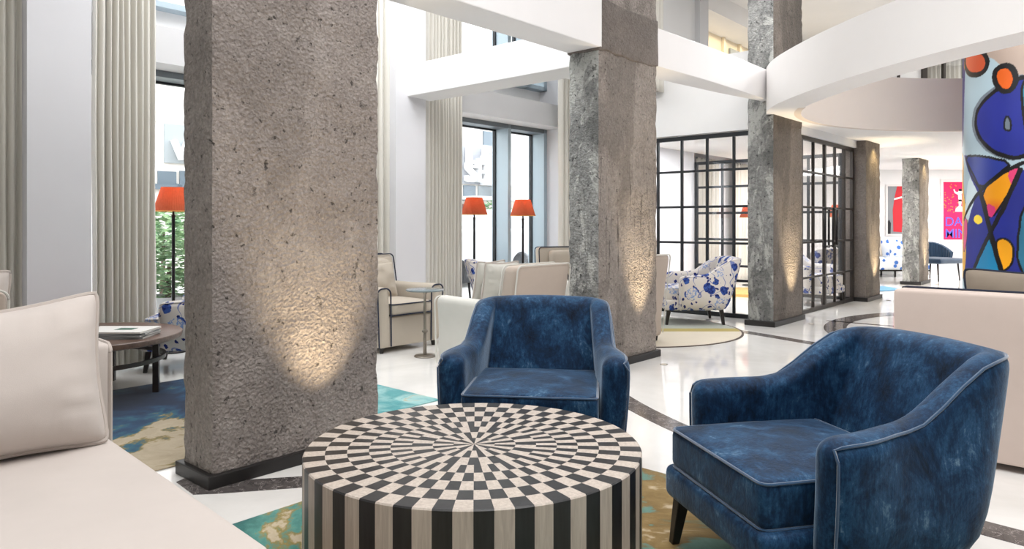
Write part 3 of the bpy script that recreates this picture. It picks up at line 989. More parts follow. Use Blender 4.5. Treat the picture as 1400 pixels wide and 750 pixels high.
def painted_column():
    a_lo = MU(1316, 200)[0]; a_hi = MU(1440, 200)[0]
    fine = [a_lo - 0.12 + (a_hi - a_lo + 0.16) * k / 230 for k in range(231)]
    rest = [fine[-1] + (2 * pi * PR - (fine[-1] - fine[0])) * k / 60 for k in range(1, 60)]
    A = fine + rest; zs = [0, 0.2, 0.4] + [0.5 + 2.9 * k / 330 for k in range(331)] + [3.8, 4.3, 4.797]
    vs = []; cols = []; fs = []; n = len(A)
    for z in zs:
        for k, a in enumerate(A):
            an = a / PR
            vs.append((PC.x + PR * cos(an), PC.y + PR * sin(an), z))
            if k < 231: cols.append(mural(a, z))
            else:
                q = noise.noise(Vector((cos(an) * 1.6, sin(an) * 1.6, z * 1.1)))
                cc = blue if q < -0.12 else (amber if q < 0.02 else (cyan if q < 0.2 else white_))
                cols.append(Vector(lin(cc)))
    for i in range(len(zs) - 1):
        for k in range(n):
            l = (k + 1) % n
            fs.append((i * n + k, i * n + l, (i + 1) * n + l, (i + 1) * n + k))
    mb = MB(); mb.add(vs, fs)
    a = Mat('mural_paint')
    at = a.n.new('ShaderNodeAttribute'); at.attribute_name = 'mural'
    a.P(Base_Color=at.outputs['Color'], Roughness=0.35)
    a.b.inputs['Specular IOR Level'].default_value = 0.4
    o = mb.build('painted_column', a.m, auto=False)
    ca = o.data.color_attributes.new('mural', 'FLOAT_COLOR', 'POINT')
    flat = []
    for c in cols: flat += [c[0], c[1], c[2], 1.0]
    ca.data.foreach_set('color', flat)
    tag(o, 'round column painted with a bold abstract mural in blue, orange and black', 'column'); o['kind'] = 'thing'


painted_column()

# ================================================================ CURTAINS


def curtain(u0, u1, v, z1, label, n_pl, amp=0.035, seed=0, z0=0.015):
    root = thing('curtain', label, 'curtain', UV((u0 + u1) / 2, v, 0), ROT_U, None)
    n_pl = int(n_pl * 1.25); L = u1 - u0; per = 10; nx = n_pl * per; zs = [z0 + (z1 - z0) * k / 14 for k in range(15)]
    rnd = random.Random(seed)
    ph = [rnd.uniform(-0.25, 0.25) for _ in range(n_pl + 2)]; am = [rnd.uniform(0.75, 1.2) for _ in range(n_pl + 2)]
    vs = []; fs = []
    for z in zs:
        for i in range(nx + 1):
            t = i / per; k = int(t)
            a = amp * am[k]
            x = L * (i / nx - 0.5); ang = 2 * pi * t + ph[k] * 0.6
            fl = 1 + 0.18 * noise.noise(Vector((t * 0.7, z * 0.5, seed)))
            y = a * fl * (abs(sin(ang / 2 + ph[k])) ** 0.8 * 2 - 1) + 0.012 * noise.noise(Vector((t, z * 0.9, seed + 4)))
            vs.append((x + 0.010 * noise.noise(Vector((t * 0.8, z * 0.8, seed + 9))), -y, z))
    n = nx + 1
    for k in range(len(zs) - 1):
        for i in range(nx):
            fs.append((k * n + i, k * n + i + 1, (k + 1) * n + i + 1, (k + 1) * n + i))
    mb = MB(); mb.add(vs, fs)
    o = mb.build('curtain_panel', M['curtain'], root, auto=False)
    sd_ = o.modifiers.new('thick', 'SOLIDIFY'); sd_.thickness = 0.006
    hd = MB(); hd.tube([(-L / 2 - 0.02, 0, z1 - 0.01), (L / 2 + 0.02, 0, z1 - 0.01)], 0.014, 8); hd.build('curtain_rail', M['alu_dark'], root)
    return root


curtain(u_at(-45, VC), u_at(36, VC), VC, 4.78, 'ivory pleated curtain at the left edge, left of the nearest window pier', 5, seed=1)
curtain(u_at(126, VC), u_at(214, VC), VC, 4.78, 'ivory pleated curtain right of the nearest pier, beside the left orange lamp', 8, seed=2)
curtain(u_at(519, VC) - 0.34, u_at(540, VC), VC, 4.78, 'narrow strip of ivory curtain showing between broad column and middle pier', 6, seed=3)
curtain(u_at(583, VC), u_at(631, VC), VC, 4.78, 'ivory pleated curtain left of the window with two orange lamps', 9, seed=4)
curtain(u_at(765, VC), u_at(792, VC) - 0.01, VC, 4.78, 'ivory curtain strip right of the two orange lamps, behind the collared column', 4, seed=5)
curtain(7.4, 8.3, VC - 0.02, 2.42, 'pale curtain inside the farther glazed room, left one through the glass', 8, seed=6)
curtain(9.0, 9.9, VC - 0.02, 2.42, 'pale curtain inside the farther glazed room, right one through the glass', 8, seed=7)
M['cream_curtain'] = mk_fabric('gallery_curtain', (230, 216, 186), 0.03, 300)
qa = u_at(896, 1.6); curtain(qa - 0.3, u_at(908, 1.6), 1.62, 4.78, 'cream curtain on the upper gallery beside the collared column', 4, seed=8, z0=2.97)

# ================================================================ SEATING


def shell_armchair(name, label, mat, pipe_mat, loc, rotz, group, leg_h=0.17):
    root = thing(name, label, 'armchair', loc, rotz, group)
    xa, t = 0.368, 0.128
    yf, yb, rc = -0.20, 0.27, 0.07
    path = []
    n1, n2, n3 = 9, 7, 9
    for k in range(n1): path.append((Vector((xa, yf + (yb - rc - yf) * k / n1)), Vector((1, 0)), None))
    for k in range(n2 + 1):
        a = pi / 2 * k / n2
        path.append((Vector((xa - rc + rc * cos(a), yb - rc + rc * sin(a))), Vector((cos(a), sin(a))), None))
    for k in range(1, n3): path.append((Vector(((xa - rc) * (1 - 2 * k / n3), yb)), Vector((0, 1)), None))
    half = path[:n1 + n2 + 1]
    path = path[:n1 + n2 + n3] + [(Vector((-p.x, p.y)), Vector((-n.x, n.y)), None) for p, n, _ in reversed(half)]
    zb = leg_h

    def height(p):
        s_ = (p.y - yf) / (yb - yf)
        e = max(0.0, min(1.0, (s_ - 0.50) / 0.44)); e = e * e * (3 - 2 * e)
        crown = 0.012 * (1 - (p.x / xa) ** 2)
        return 0.580 + 0.025 * s_ + 0.176 * e + crown * e

    def warp(x, y, z, p):
        s_ = max(0, min(1, (p.y - 0.0) / (yb)))
        y2 = y + s_ * 0.185 * ((z - zb) / 0.6)
        x2 = x
        sp = max(0.0, min(1.0, ((p.y - yf) / (yb - yf) - 0.08) / 0.52)); sp = sp * sp * (3 - 2 * sp)
        x2 = x * (1.02 - 0.13 * sp * min(1.0, max(0.35, (z - 0.25) / 0.3)))
        if z > 0.58: x2 *= (1 - 0.045 * min(1, (z - 0.58) / 0.2) * s_)
        arm = 1 - s_
        k = (z - zb) / 0.42
        x2 *= 1 + 0.055 * sin(min(1, max(0, k)) * pi * 0.62) * (0.4 + 0.6 * arm) - 0.03
        return (x2, y2, z)

    def section(p, n, h, inset=0.0, push=0.0, fdir=Vector((0, -1))):
        hw = t / 2 - inset; r = min(0.056, hw * 0.95); hh = h - inset * 0.9
        pts = [(-hw, zb), (-hw, zb + 0.16), (-hw, zb + 0.28), (-hw, hh - r)]
        for k in range(1, 4): a = pi / 2 * k / 4; pts.append((-hw + r - r * cos(a), hh - r + r * sin(a)))
        pts += [(-hw + r, hh), (hw - r, hh)]
        for k in range(1, 4): a = pi / 2 * k / 4; pts.append((hw - r + r * sin(a), hh - r + r * cos(a)))
        pts += [(hw, hh - r), (hw, zb + 0.28), (hw, zb + 0.14), (hw - 0.012, zb)]
        out = []
        for q, z in pts:
            pp = p + n * q + fdir * push
            out.append(warp(pp.x, pp.y, z, p))
        return out
    secs = []
    re = 0.058
    p0, nn0, _ = path[0]
    for k in range(4, 0, -1):
        a = pi / 2 * k / 4; secs.append(section(p0, nn0, height(p0), re * (1 - cos(a)), re * sin(a)))
    for p, n, _ in path: secs.append(section(p, n, height(p)))
    pl, nl, _ = path[-1]
    for k in range(1, 5):
        a = pi / 2 * k / 4; secs.append(section(pl, nl, height(pl), re * (1 - cos(a)), re * sin(a)))
    mb = MB(); ns = len(secs[0]); vs = [q for s_ in secs for q in s_]; fs = []
    for i in range(len(secs) - 1):
        for j in range(ns):
            jj = (j + 1) % ns
            fs.append((i * ns + j, (i + 1) * ns + j, (i + 1) * ns + jj, i * ns + jj))
    fs.append(tuple(range(ns))); fs.append(tuple(range((len(secs) - 1) * ns + ns - 1, (len(secs) - 1) * ns - 1, -1)))
    mb.add(vs, fs); mb.build('back_and_arms', mat, root, auto=False, sub=1)
    # piping on the outer top edge
    pl_ = []
    first = secs[2]; k_out = ns - 4

    def outp(s_): v_ = Vector(s_[k_out]); return v_ + Vector((0, 0, 0.004))
    for z in (zb + 0.01, 0.25, 0.35, 0.45, 0.52): 
        pl_.append(warp((p0 + nn0 * (t / 2 - 0.010)).x, p0.y - re * 0.75, z, p0))
    mids = [secs[i] for i in range(2, len(secs) - 2)]
    mk = []
    for s_ in mids:
        a = Vector(s_[k_out - 2]); mk.append(tuple(a + Vector((0, 0, 0.003))))
    end = [warp((pl + nl * (t / 2 - 0.010)).x, pl.y - re * 0.75, z, pl) for z in (0.52, 0.45, 0.35, 0.25, zb + 0.01)]
    pb = MB(); pb.tube(pl_ + mk + end, 0.005, 6); pb.build('piping', pipe_mat, root)
    # base rail
    rb = MB(); rb.rbox(-0.335, 0.335, -0.408, 0.24, zb, 0.290, 0.030, 4); rb.build('base_rail', mat, root, auto=False)
    # seat cushion
    cb = MB(); cb.rbox(-0.306, 0.306, -0.395, 0.215, 0.286, 0.432, 0.028, 10, 0.024)
    co = cb.build('seat_cushion', mat, root, auto=False)
    pp = MB()

    def loop(z, off=0.0):
        pts = []
        x1, y0, y1, r = 0.302 + off, -0.391 - off, 0.211, 0.03
        for cx_, cy_, a0 in ((x1 - r, y0 + r, -pi / 2), (x1 - r, y1 - r, 0), (-x1 + r, y1 - r, pi / 2), (-x1 + r, y0 + r, pi)):
            for k in range(5):
                a = a0 + pi / 2 * k / 4; pts.append((cx_ + r * cos(a), cy_ + r * sin(a), z))
        return pts
    pp.tube(loop(0.426), 0.005, 6, True); pp.tube(loop(0.292), 0.005, 6, True)
    pp.build('cushion_piping', pipe_mat, co)
    for sx in (-1, 1):
        for sy, yy in ((-1, -0.355), (1, 0.26)):
            l = MB(); sp = 0.028 * sy
            l.add([(sx * 0.285 + a * 0.024, yy + b * 0.024, leg_h + 0.01) for a, b in ((-1, -1), (1, -1), (1, 1), (-1, 1))] + [(sx * 0.295 + a * 0.015, yy + sp + b * 0.015, 0) for a, b in ((-1, -1), (1, -1), (1, 1), (-1, 1))],
                  [(3, 2, 1, 0), (4, 5, 6, 7), (0, 1, 5, 4), (1, 2, 6, 5), (2, 3, 7, 6), (3, 0, 4, 7)])
            l.build('leg', M['dark_wood'], root, smooth=False, bevel=0.003)
    return root


RUGZ = 0.008
# placed by where the front-left leg and the cushion stand in the photograph
phi = radians(-77.0)
chair_r = shell_armchair('velvet_armchair', 'deep blue crushed velvet armchair turned sideways, on the right of the drum table', M['velvet'], M['velvet_pipe'], (1.045, 2.475, RUGZ), phi, 'blue velvet armchairs round the drum table')
chair_c = dup(chair_r, (0.12, 3.54, RUGZ), radians(-7.0), 'deep blue crushed velvet armchair facing the camera from behind the drum table')
flo = shell_armchair('floral_armchair', 'blue and white floral armchair standing before the glass partition, right of the collared column', M['floral'], M['floral'], (2.20, 8.72, 0.0075), radians(-90), 'blue floral armchairs')
dup(flo, (-0.02, 8.25, 0.0), radians(100), 'blue floral armchair seen from its back beside the two orange lamps')
dup(flo, (-2.63, 6.12, 0.0), radians(-78), 'blue floral armchair behind the round wooden table, under the left orange lamp')
dup(flo, (4.45, 10.78, 0.0), radians(40), 'blue floral armchair behind the glass door, seen through its left leaf')
dup(flo, (4.95, 12.1, 0.0), radians(-140), 'blue floral armchair farther back behind the glass door')


def edge_loop_x(x, y0, y1, z0, z1, r):      # rounded outline in a y-z plane, open at the bottom
    pts = [(x, y0, z0), (x, y0, z1 - r)]
    for k in range(1, 6): a = pi / 2 * k / 6; pts.append((x, y0 + r - r * cos(a), z1 - r + r * sin(a)))
    pts += [(x, y0 + r, z1), (x, y1 - r, z1)]
    for k in range(1, 6): a = pi / 2 * k / 6; pts.append((x, y1 - r + r * sin(a), z1 - r + r * cos(a)))
    pts += [(x, y1, z1 - r), (x, y1, z0)]
    return pts


def slip_armchair(name, label, cloth, pipe, loc, rotz, group, W=0.78, h=0.88, back=None):
    """loose-covered armchair: skirt, arms with rounded tops, raked back, seat cushion"""
    root = thing(name, label, 'armchair', loc, rotz, group)
    hw = W / 2; at = 0.13
    b = MB(); b.rbox(-hw + 0.02, hw - 0.02, -0.38, 0.36, 0.05, 0.33, 0.02, 3); b.build('skirt', cloth, root, auto=False)
    for sx in (-1, 1):
        a = MB(); a.rbox(-at / 2, at / 2, -0.40, 0.36, 0.05, 0.60, 0.055, 5)
        for i, p in enumerate(a.v):
            z = p[2]; k = max(0, (z - 0.35) / 0.25)
            a.v[i] = (p[0] * (1 + 0.12 * k) + sx * 0.016 * k, p[1], z - 0.035 * k * max(0, -(p[1] - 0.0)) / 0.4 * -1 * 0.3)
        a.xf(Matrix.Translation((sx * (hw - at / 2), 0, 0)))
        ao = a.build('arm', cloth, root, auto=False)
        pts = [(q[1], -0.392, q[2]) for q in edge_loop_x(0, -at / 2 - 0.004, at / 2 + 0.004, 0.06, 0.60, 0.055)]
        pts = [(p[0] * (1 + 0.12 * max(0, (p[2] - 0.35) / 0.25)) + sx * 0.016 * max(0, (p[2] - 0.35) / 0.25) + sx * (hw - at / 2), p[1], p[2]) for p in pts]
        q = MB(); q.tube(pts, 0.007, 6); q.build('piping', pipe, ao)
    bk = MB(); bk.rbox(-hw + 0.01, hw - 0.01, 0.22, 0.38, 0.05, h, 0.05, 6, 0)
    def lean(p):
        z = p[2]; k = max(0, (z - 0.3) / 0.58)
        return (p[0] * (1 - 0.04 * k), p[1] + 0.10 * k, z)
    bk.v = [lean(p) for p in bk.v]
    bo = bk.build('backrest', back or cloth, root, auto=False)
    q = MB()
    for yy in (0.225, 0.375):
        q.tube([lean((p[1], yy, p[2])) for p in edge_loop_x(0, -hw + 0.012, hw - 0.012, 0.55 if yy < 0.3 else 0.08, h, 0.045)], 0.0065, 6)
    q.build('piping', pipe, bo)
    c_ = MB(); c_.rbox(-hw + at + 0.004, hw - at - 0.004, -0.41, 0.24, 0.335, 0.455, 0.035, 6, 0.02)
    co = c_.build('seat_cushion', cloth, root, auto=False)
    q = MB(); x1 = hw - at - 0.006
    for z in (0.445, 0.345): q.tube([(-x1, 0.2, z), (-x1, -0.39, z), (-x1 + 0.02, -0.408, z), (x1 - 0.02, -0.408, z), (x1, -0.39, z), (x1, 0.2, z)], 0.006, 6)
    q.build('piping', pipe, co)
    bc = MB(); bc.rbox(-hw + at + 0.01, hw - at - 0.01, 0.10, 0.25, 0.45, h - 0.04, 0.06, 6)
    bc.v = [lean(p) for p in bc.v]; bc.build('back_cushion', cloth, root, auto=False)
    for sx in (-1, 1):
        for y in (-0.34, 0.32):
            l = MB(); l.lathe([(0.018, 0), (0.026, 0.055)], 10, sx * (hw - 0.06), y); l.build('leg', M['dark_wood'], root)
    return root


def pillow_mesh(mb, w_, h_, t_, n=30, seed=0, slump=0.0):
    vs = []; fs = []
    for side in (1, -1):
        for i in range(n + 1):
            for j in range(n + 1):
                x, y = -1 + 2 * i / n, -1 + 2 * j / n
                e = (max(0, 1 - abs(x) ** 2.6) * max(0, 1 - abs(y) ** 2.6)) ** 0.55
                rc_ = 1 - 0.055 * (abs(x) * abs(y)) ** 7; px = x * rc_ * (1 - 0.095 * (1 - y * y)); py = y * rc_ * (1 - 0.095 * (1 - x * x)); py = (py + 1) * (1 - slump * (1 - x) / 2) - 1
                ed = max(abs(x), abs(y)); s_ = (y if abs(x) > abs(y) else x)
                puck = max(0, (ed - 0.45) / 0.55) * (1 - ed) * 3.0
                z = side * ((t_ / 2) * e + noise.noise(Vector((x * 1.8, y * 1.8, seed + side))) * 0.014 * e + noise.noise(Vector((s_ * 6.5, seed, side))) * 0.016 * puck)
                vs.append((px * w_ / 2, z, py * h_ / 2))
    m_ = n + 1
    for s_ in range(2):
        o_ = s_ * m_ * m_
        for i in range(n):
            for j in range(n):
                q = (o_ + i * m_ + j, o_ + (i + 1) * m_ + j, o_ + (i + 1) * m_ + j + 1, o_ + i * m_ + j + 1)
                fs.append(q if s_ else tuple(reversed(q)))
    mb.add(vs, fs)
    per = []
    for k in range(n): per.append((-1 + 2 * k / n, -1))
    for k in range(n): per.append((1, -1 + 2 * k / n))
    for k in range(n): per.append((1 - 2 * k / n, 1))
    for k in range(n): per.append((-1, 1 - 2 * k / n))
    return [(x * (1 - 0.055 * (abs(x) * abs(y)) ** 7) * (1 - 0.095 * (1 - y * y)) * w_ / 2, 0, ((y * (1 - 0.055 * (abs(x) * abs(y)) ** 7) * (1 - 0.095 * (1 - x * x)) + 1) * (1 - slump * (1 - x) / 2) - 1) * h_ / 2) for x, y in per]


def pillow(name, label, cloth, pipe, loc, rotz, w_, h_, t_, tilt, group=None, seed=0, roll=0.0, pr=0.007, slump=0.0):
    root = thing(name, label, 'cushion', loc, rotz, group)
    mb = MB(); per = pillow_mesh(mb, w_, h_, t_, seed=seed, slump=slump)
    R = Matrix.Translation((0, 0, h_ / 2 * cos(tilt))) @ Matrix.Rotation(-tilt, 4, 'X') @ Matrix.Rotation(roll, 4, 'Y')
    mb.xf(R)
    bm = mb.build('cover', cloth, root, auto=False)
    pb = MB(); pb.tube([R @ Vector(p) for p in per], pr, 6, True); pb.build('piping', pipe, root)
    return root


# rotations: local front is -y; facing -V -> ROT_U ; facing +V -> ROT_U + pi
g_ = 'cream loose-covered armchairs'
arm_l = slip_armchair('slipcover_armchair', 'beige armchair with navy piping between broad column and small round side table', M['beige'], M['navy'], UV(-0.33, 2.31, 0), ROT_U, g_, W=0.76)
pillow('throw_cushion', 'small plain beige throw cushion on the armchair behind the side table', M['beige'], M['beige'], UV(-0.37, 2.36, 0.47), ROT_U, 0.40, 0.36, 0.13, radians(14), seed=3)
arm_b = slip_armchair('slipcover_armchair', 'pale cream armchair seen from behind, left rear of the front-facing blue chair', M['pale'], M['pale'], UV(-0.45, 0.66, 0), ROT_U + pi, g_, W=0.70, h=0.88, back=M['pale_shaded'])
dup(arm_l, (0.80, 9.35, 0), radians(20), 'beige armchair with navy piping by the window, half behind the collared column')
arm_t = dup(arm_b, (1.03, 7.30, 0.0075), ROT_U + pi, 'shaded cream armchair back peeping out behind right side of the collared column')
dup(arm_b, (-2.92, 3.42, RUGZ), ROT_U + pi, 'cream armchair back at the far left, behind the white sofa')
pillow('throw_cushion', 'cream cushion corner rising at the far left edge behind the white sofa', M['cream'], M['cream_pipe'], (-2.62, 3.33, 0.46), ROT_U + pi, 0.5, 0.52, 0.15, radians(4), seed=31)
for q, (off, sd_) in enumerate(((-0.12, 5), (0.10, 6))):
    pillow('throw_cushion', ('left' if q == 0 else 'right') + ' one of two pale cushions standing in the cream armchair seen from behind', M['pale'], M['cream_pipe'], UV(-0.40 + off * 0.3, 0.69 + 0.19 * q, 0.475), ROT_U + pi + 0.15 * q, 0.42, 0.42, 0.13, radians(10), 'pale cushions in the cream armchair', sd_)

# --- big white sofa in the left foreground
SO = Vector((-1.39, 2.49)); SROT = radians(45.0)
sofa = thing('sofa', 'large cream white sofa filling the left foreground', 'sofa', (SO.x, SO.y, RUGZ), SROT)
b = MB(); b.rbox(-2.3, 0.0, -1.18, 0.30, 0.05, 0.27, 0.03, 4); b.build('base', M['cream'], sofa, auto=False)
b = MB(); b.rbox(-2.3, 0.012, -1.20, 0.16, 0.27, 0.452, 0.05, 10, 0.012)
sc_ = b.build('seat_cushion', M['cream'], sofa, auto=False)
b = MB(); b.rbox(-2.3, 0.045, 0.16, 0.34, 0.05, 0.75, 0.02, 6); bo = b.build('backrest', M['cream'], sofa, auto=False)
b = MB(); b.tube([(p[0] + 0.041, p[1], p[2]) for p in edge_loop_x(0, 0.164, 0.336, 0.1, 0.747, 0.03)], 0.008, 6); b.build('piping', M['cream_pipe'], bo)
b = MB(); b.rbox(-0.92, -0.16, 0.02, 0.20, 0.45, 0.865, 0.06, 8)
b.v = [(p[0], p[1] + 0.08 * (p[2] - 0.45) / 0.4, p[2]) for p in b.v]
bo = b.build('back_cushion', M['cream'], sofa, auto=False)
for sx in (-2.2, -0.08):
    for sy in (-1.08, 0.24):
        l = MB(); l.lathe([(0.02, 0), (0.028, 0.06)], 12, sx, sy); l.build('leg', M['dark_wood'], sofa)
pw = SO + Vector((cos(SROT), sin(SROT))) * (-0.315) + Vector((-sin(SROT), cos(SROT))) * (-0.015)
pillow('throw_cushion', 'large square cream cushion with piped edge leaning on the white foreground sofa', M['cream'], M['cream_pipe'], (pw.x, pw.y, 0.46), SROT, 0.58, 0.525, 0.27, radians(14), seed=9, roll=radians(0), pr=0.009, slump=0.13)

# --- blush sofa seen from behind at the right
RS = Vector((2.01, 3.78))
rsofa = thing('sofa', 'long blush beige sofa seen from behind, at the right behind the blue armchair', 'sofa', (RS.x, RS.y, 0), ROT_U)
LW = 2.3
b = MB(); b.rbox(0.0, 0.17, -LW, 0, 0.035, 0.853, 0.018, 6); bo = b.build('backrest', M['blush'], rsofa, auto=False)
b = MB(); b.tube([(0.155, -0.01, 0.30), (0.155, -0.004, 0.84), (0.155, -0.012, 0.852), (0.155, -0.03, 0.857), (0.155, -LW + 0.03, 0.857), (0.155, -LW + 0.004, 0.84)], 0.007, 6); b.build('piping', M['navy'], bo)
b = MB(); b.rbox(0.15, 0.92, -LW, 0.0, 0.035, 0.30, 0.02, 4); b.build('base', M['blush'], rsofa, auto=False)
for k in range(2):
    b = MB(); y0 = -LW + 0.14 + k * (LW - 0.28) / 2; b.rbox(0.17, 0.95, y0, y0 + (LW - 0.28) / 2 - 0.006, 0.30, 0.45, 0.04, 6, 0.02); b.build('seat_cushion', M['blush'], rsofa, auto=False)
for y0 in (-LW, -0.14):
    b = MB(); b.rbox(0.14, 0.92, y0, y0 + 0.14, 0.05, 0.62, 0.05, 5); b.build('arm', M['blush'], rsofa, auto=False)
for x in (0.06, 0.86):
    for y in (-LW + 0.08, -0.08):
        l = MB(); l.lathe([(0.02, 0), (0.026, 0.045)], 12, x, y); l.build('leg', M['dark_wood'], rsofa)
cp = RS + U * 0.32 + V * (-0.60)
pillow('back_cushion', 'grey beige cushion with dark piping showing over the blush sofa back', M['grey_linen'], M['navy'], (cp.x, cp.y, 0.44), ROT_U + pi / 2, 0.70, 0.53, 0.17, radians(-8), seed=12)
cp = RS + U * 0.47 + V * (-0.86)
pillow('throw_cushion', 'small pale cushion in front of the grey beige cushion on the blush sofa', M['blush'], M['blush'], (cp.x, cp.y, 0.47), ROT_U + pi / 2, 0.50, 0.42, 0.14, radians(-12), seed=13)

# ================================================================ TABLES
# checkered drum table
TR, TZ = 0.572, 0.436
TC = Vector((-0.131, 2.482))
root = thing('drum_coffee_table', 'round drum coffee table with black and white checkered inlay and striped sides', 'coffee table', (TC.x, TC.y, RUGZ), radians(90))
m = MB(); NS = 64; NRG = 8; vs = [(0, 0, TZ - RUGZ)]; fs = []; mi = []
z = TZ - RUGZ; sub_ = 2; n = NS * sub_
edge = 0.004
for k in range(1, NRG + 1):
    r = TR * k / NRG - (edge if k == NRG else 0)
    for i in range(n): a = 2 * pi * (i - 1) / n; vs.append((r * cos(a), r * sin(a), z))
segs = [16, 32, 32, 64, 64, 64, 64, 64]
for k in range(NRG):
    for i in range(n):
        j = (i + 1) % n
        c_ = (i * segs[k] // n + k) % 2
        if k == 0: fs.append((0, 1 + i, 1 + j))
        else: fs.append((1 + (k - 1) * n + i, 1 + k * n + i, 1 + k * n + j, 1 + (k - 1) * n + j))
        mi.append(c_)
m.v = vs; m.f = fs; m.mi = mi
m.build('tabletop', [M['inlay_dark'], M['inlay_light']], root, smooth=False)
m = MB(); vs = []; fs = []; mi = []
prof = [(TR - edge, z), (TR, z - edge), (TR, 0.03), (TR - 0.004, 0.0)]
for r, zz in prof:
    for i in range(n): a = 2 * pi * (i - 1) / n; vs.append((r * cos(a), r * sin(a), zz))
for k in range(3):
    for i in range(n):
        j = (i + 1) % n; fs.append((k * n + i, (k + 1) * n + i, (k + 1) * n + j, k * n + j)); mi.append((i * 64 // n + 7) % 2)
fs.append(tuple(range(3 * n, 4 * n))); mi.append(0)
m.v = vs; m.f = fs; m.mi = mi
m.build('drum_side', [M['inlay_dark'], M['inlay_light']], root, smooth=True)

# round wooden table with a ring stretcher
WC = Vector((-2.97, 4.98)); WR, WZ = 0.62, 0.42
root = thing('round_wooden_table', 'low round walnut table with dark legs and ring stretcher', 'coffee table', (WC.x, WC.y, RUGZ), 0)
m = MB(); m.lathe([(0.01, WZ - 0.045), (WR - 0.03, WZ - 0.045), (WR - 0.004, WZ - 0.036), (WR, WZ - 0.02), (WR, WZ - 0.004), (WR - 0.004, WZ), (0.01, WZ)], 96); m.build('tabletop', M['walnut'], root)
m = MB(); rr = 0.50; m.lathe([(rr - 0.012, 0.235), (rr + 0.012, 0.235), (rr + 0.012, 0.262), (rr - 0.012, 0.262), (rr - 0.012, 0.235)], 64, cap=False); m.build('stretcher', M['walnut_dark'], root)
for k, (lx, ly) in enumerate(((-2.59, 5.06), (-3.03, 5.42), (-3.34, 4.98), (-2.90, 4.62))):
    d = Vector((lx, ly)) - WC; d = d.normalized() * 0.46
    l = MB(); l.box(-0.02, 0.02, -0.02, 0.02, 0, WZ - 0.044); l.xf(Matrix.Translation((d.x, d.y, 0)) @ Matrix.Rotation(atan2(d.y, d.x), 4, 'Z')); l.build('leg', M['walnut_dark'], root, smooth=False, bevel=0.003)
# magazines
zz = WZ + RUGZ
for k, (lab, th, ro, mt) in enumerate((('bottom white magazine of the stack on the walnut table', 0.014, 8, 'paper'), ('second white magazine from the bottom on the walnut table', 0.012, 3, 'paper'), ('third white magazine from the bottom on the walnut table', 0.012, 12, 'paper'), ('top white magazine with green cover picture on the walnut table', 0.010, 4, 'paper'))):
    r_ = thing('magazine', lab, 'magazine', (-2.68, 4.90, zz), radians(ro - 4), 'magazines on the walnut table')
    b = MB(); b.rbox(-0.21, 0.21, -0.14, 0.14, 0.001, th - 0.001, 0.003, 2); b.build('pages', M['paper'], r_)
    b = MB(); b.box(-0.213, 0.213, -0.143, 0.143, th - 0.0015, th); b.box(-0.213, 0.213, -0.143, 0.143, 0, 0.0015); b.box(-0.213, 0.213, -0.1445, -0.142, 0.0, th); co = b.build('cover', M['grey_print'] if k < 3 else M['paper'], r_, smooth=False)
    if k == 3:
        b = MB(); b.box(-0.02, 0.10, -0.04, 0.05, th, th + 0.0008); b.build('cover_picture', M['green_print'], co, smooth=False)
    zz += th + 0.0005
# small pedestal table
pt = FL(581, 487)
root = thing('side_table', 'small round pedestal side table with slim metal stem', 'side table', (pt.x, pt.y, 0), 0)
m = MB(); m.lathe([(0.01, 0.592), (0.168, 0.592), (0.173, 0.597), (0.173, 0.603), (0.168, 0.607), (0.01, 0.607)], 48); m.build('tabletop', M['glass_top'], root)
m = MB(); m.lathe([(0.010, 0.018), (0.016, 0.022), (0.015, 0.20), (0.014, 0.21), (0.028, 0.222), (0.028, 0.236), (0.013, 0.246), (0.015, 0.42), (0.011, 0.56), (0.030, 0.592)], 16); m.build('stem', M['metal'], root)
m = MB(); m.lathe([(0.096, 0), (0.098, 0.006), (0.090, 0.014), (0.02, 0.02)], 40); m.build('base', M['metal'], root)

# ================================================================ LAMPS


def mk_shade():
    a = Mat('orange_pleated_silk')
    v = a.coord('Object')
    a.P(Base_Color=a.mix(a.noise(v, 40, 3), lin((176, 84, 52)), lin((208, 118, 80))), Roughness=0.8)
    tr = a.n.new('ShaderNodeBsdfTranslucent'); tr.inputs[0].default_value = lin((222, 132, 84)) + (1,)
    mx = a.n.new('ShaderNodeMixShader'); mx.inputs[0].default_value = 0.35
    a.t.links.new(a.b.outputs[0], mx.inputs[1]); a.t.links.new(tr.outputs[0], mx.inputs[2]); a.t.links.new(mx.outputs[0], a.out.inputs[0])
    return a.m


M['shade'] = mk_shade()
M['bulb'] = mk_emit('lamp_bulb', (255, 214, 150), 12.0)
M['trim_gold'] = mk_fabric('shade_trim', (216, 160, 92))


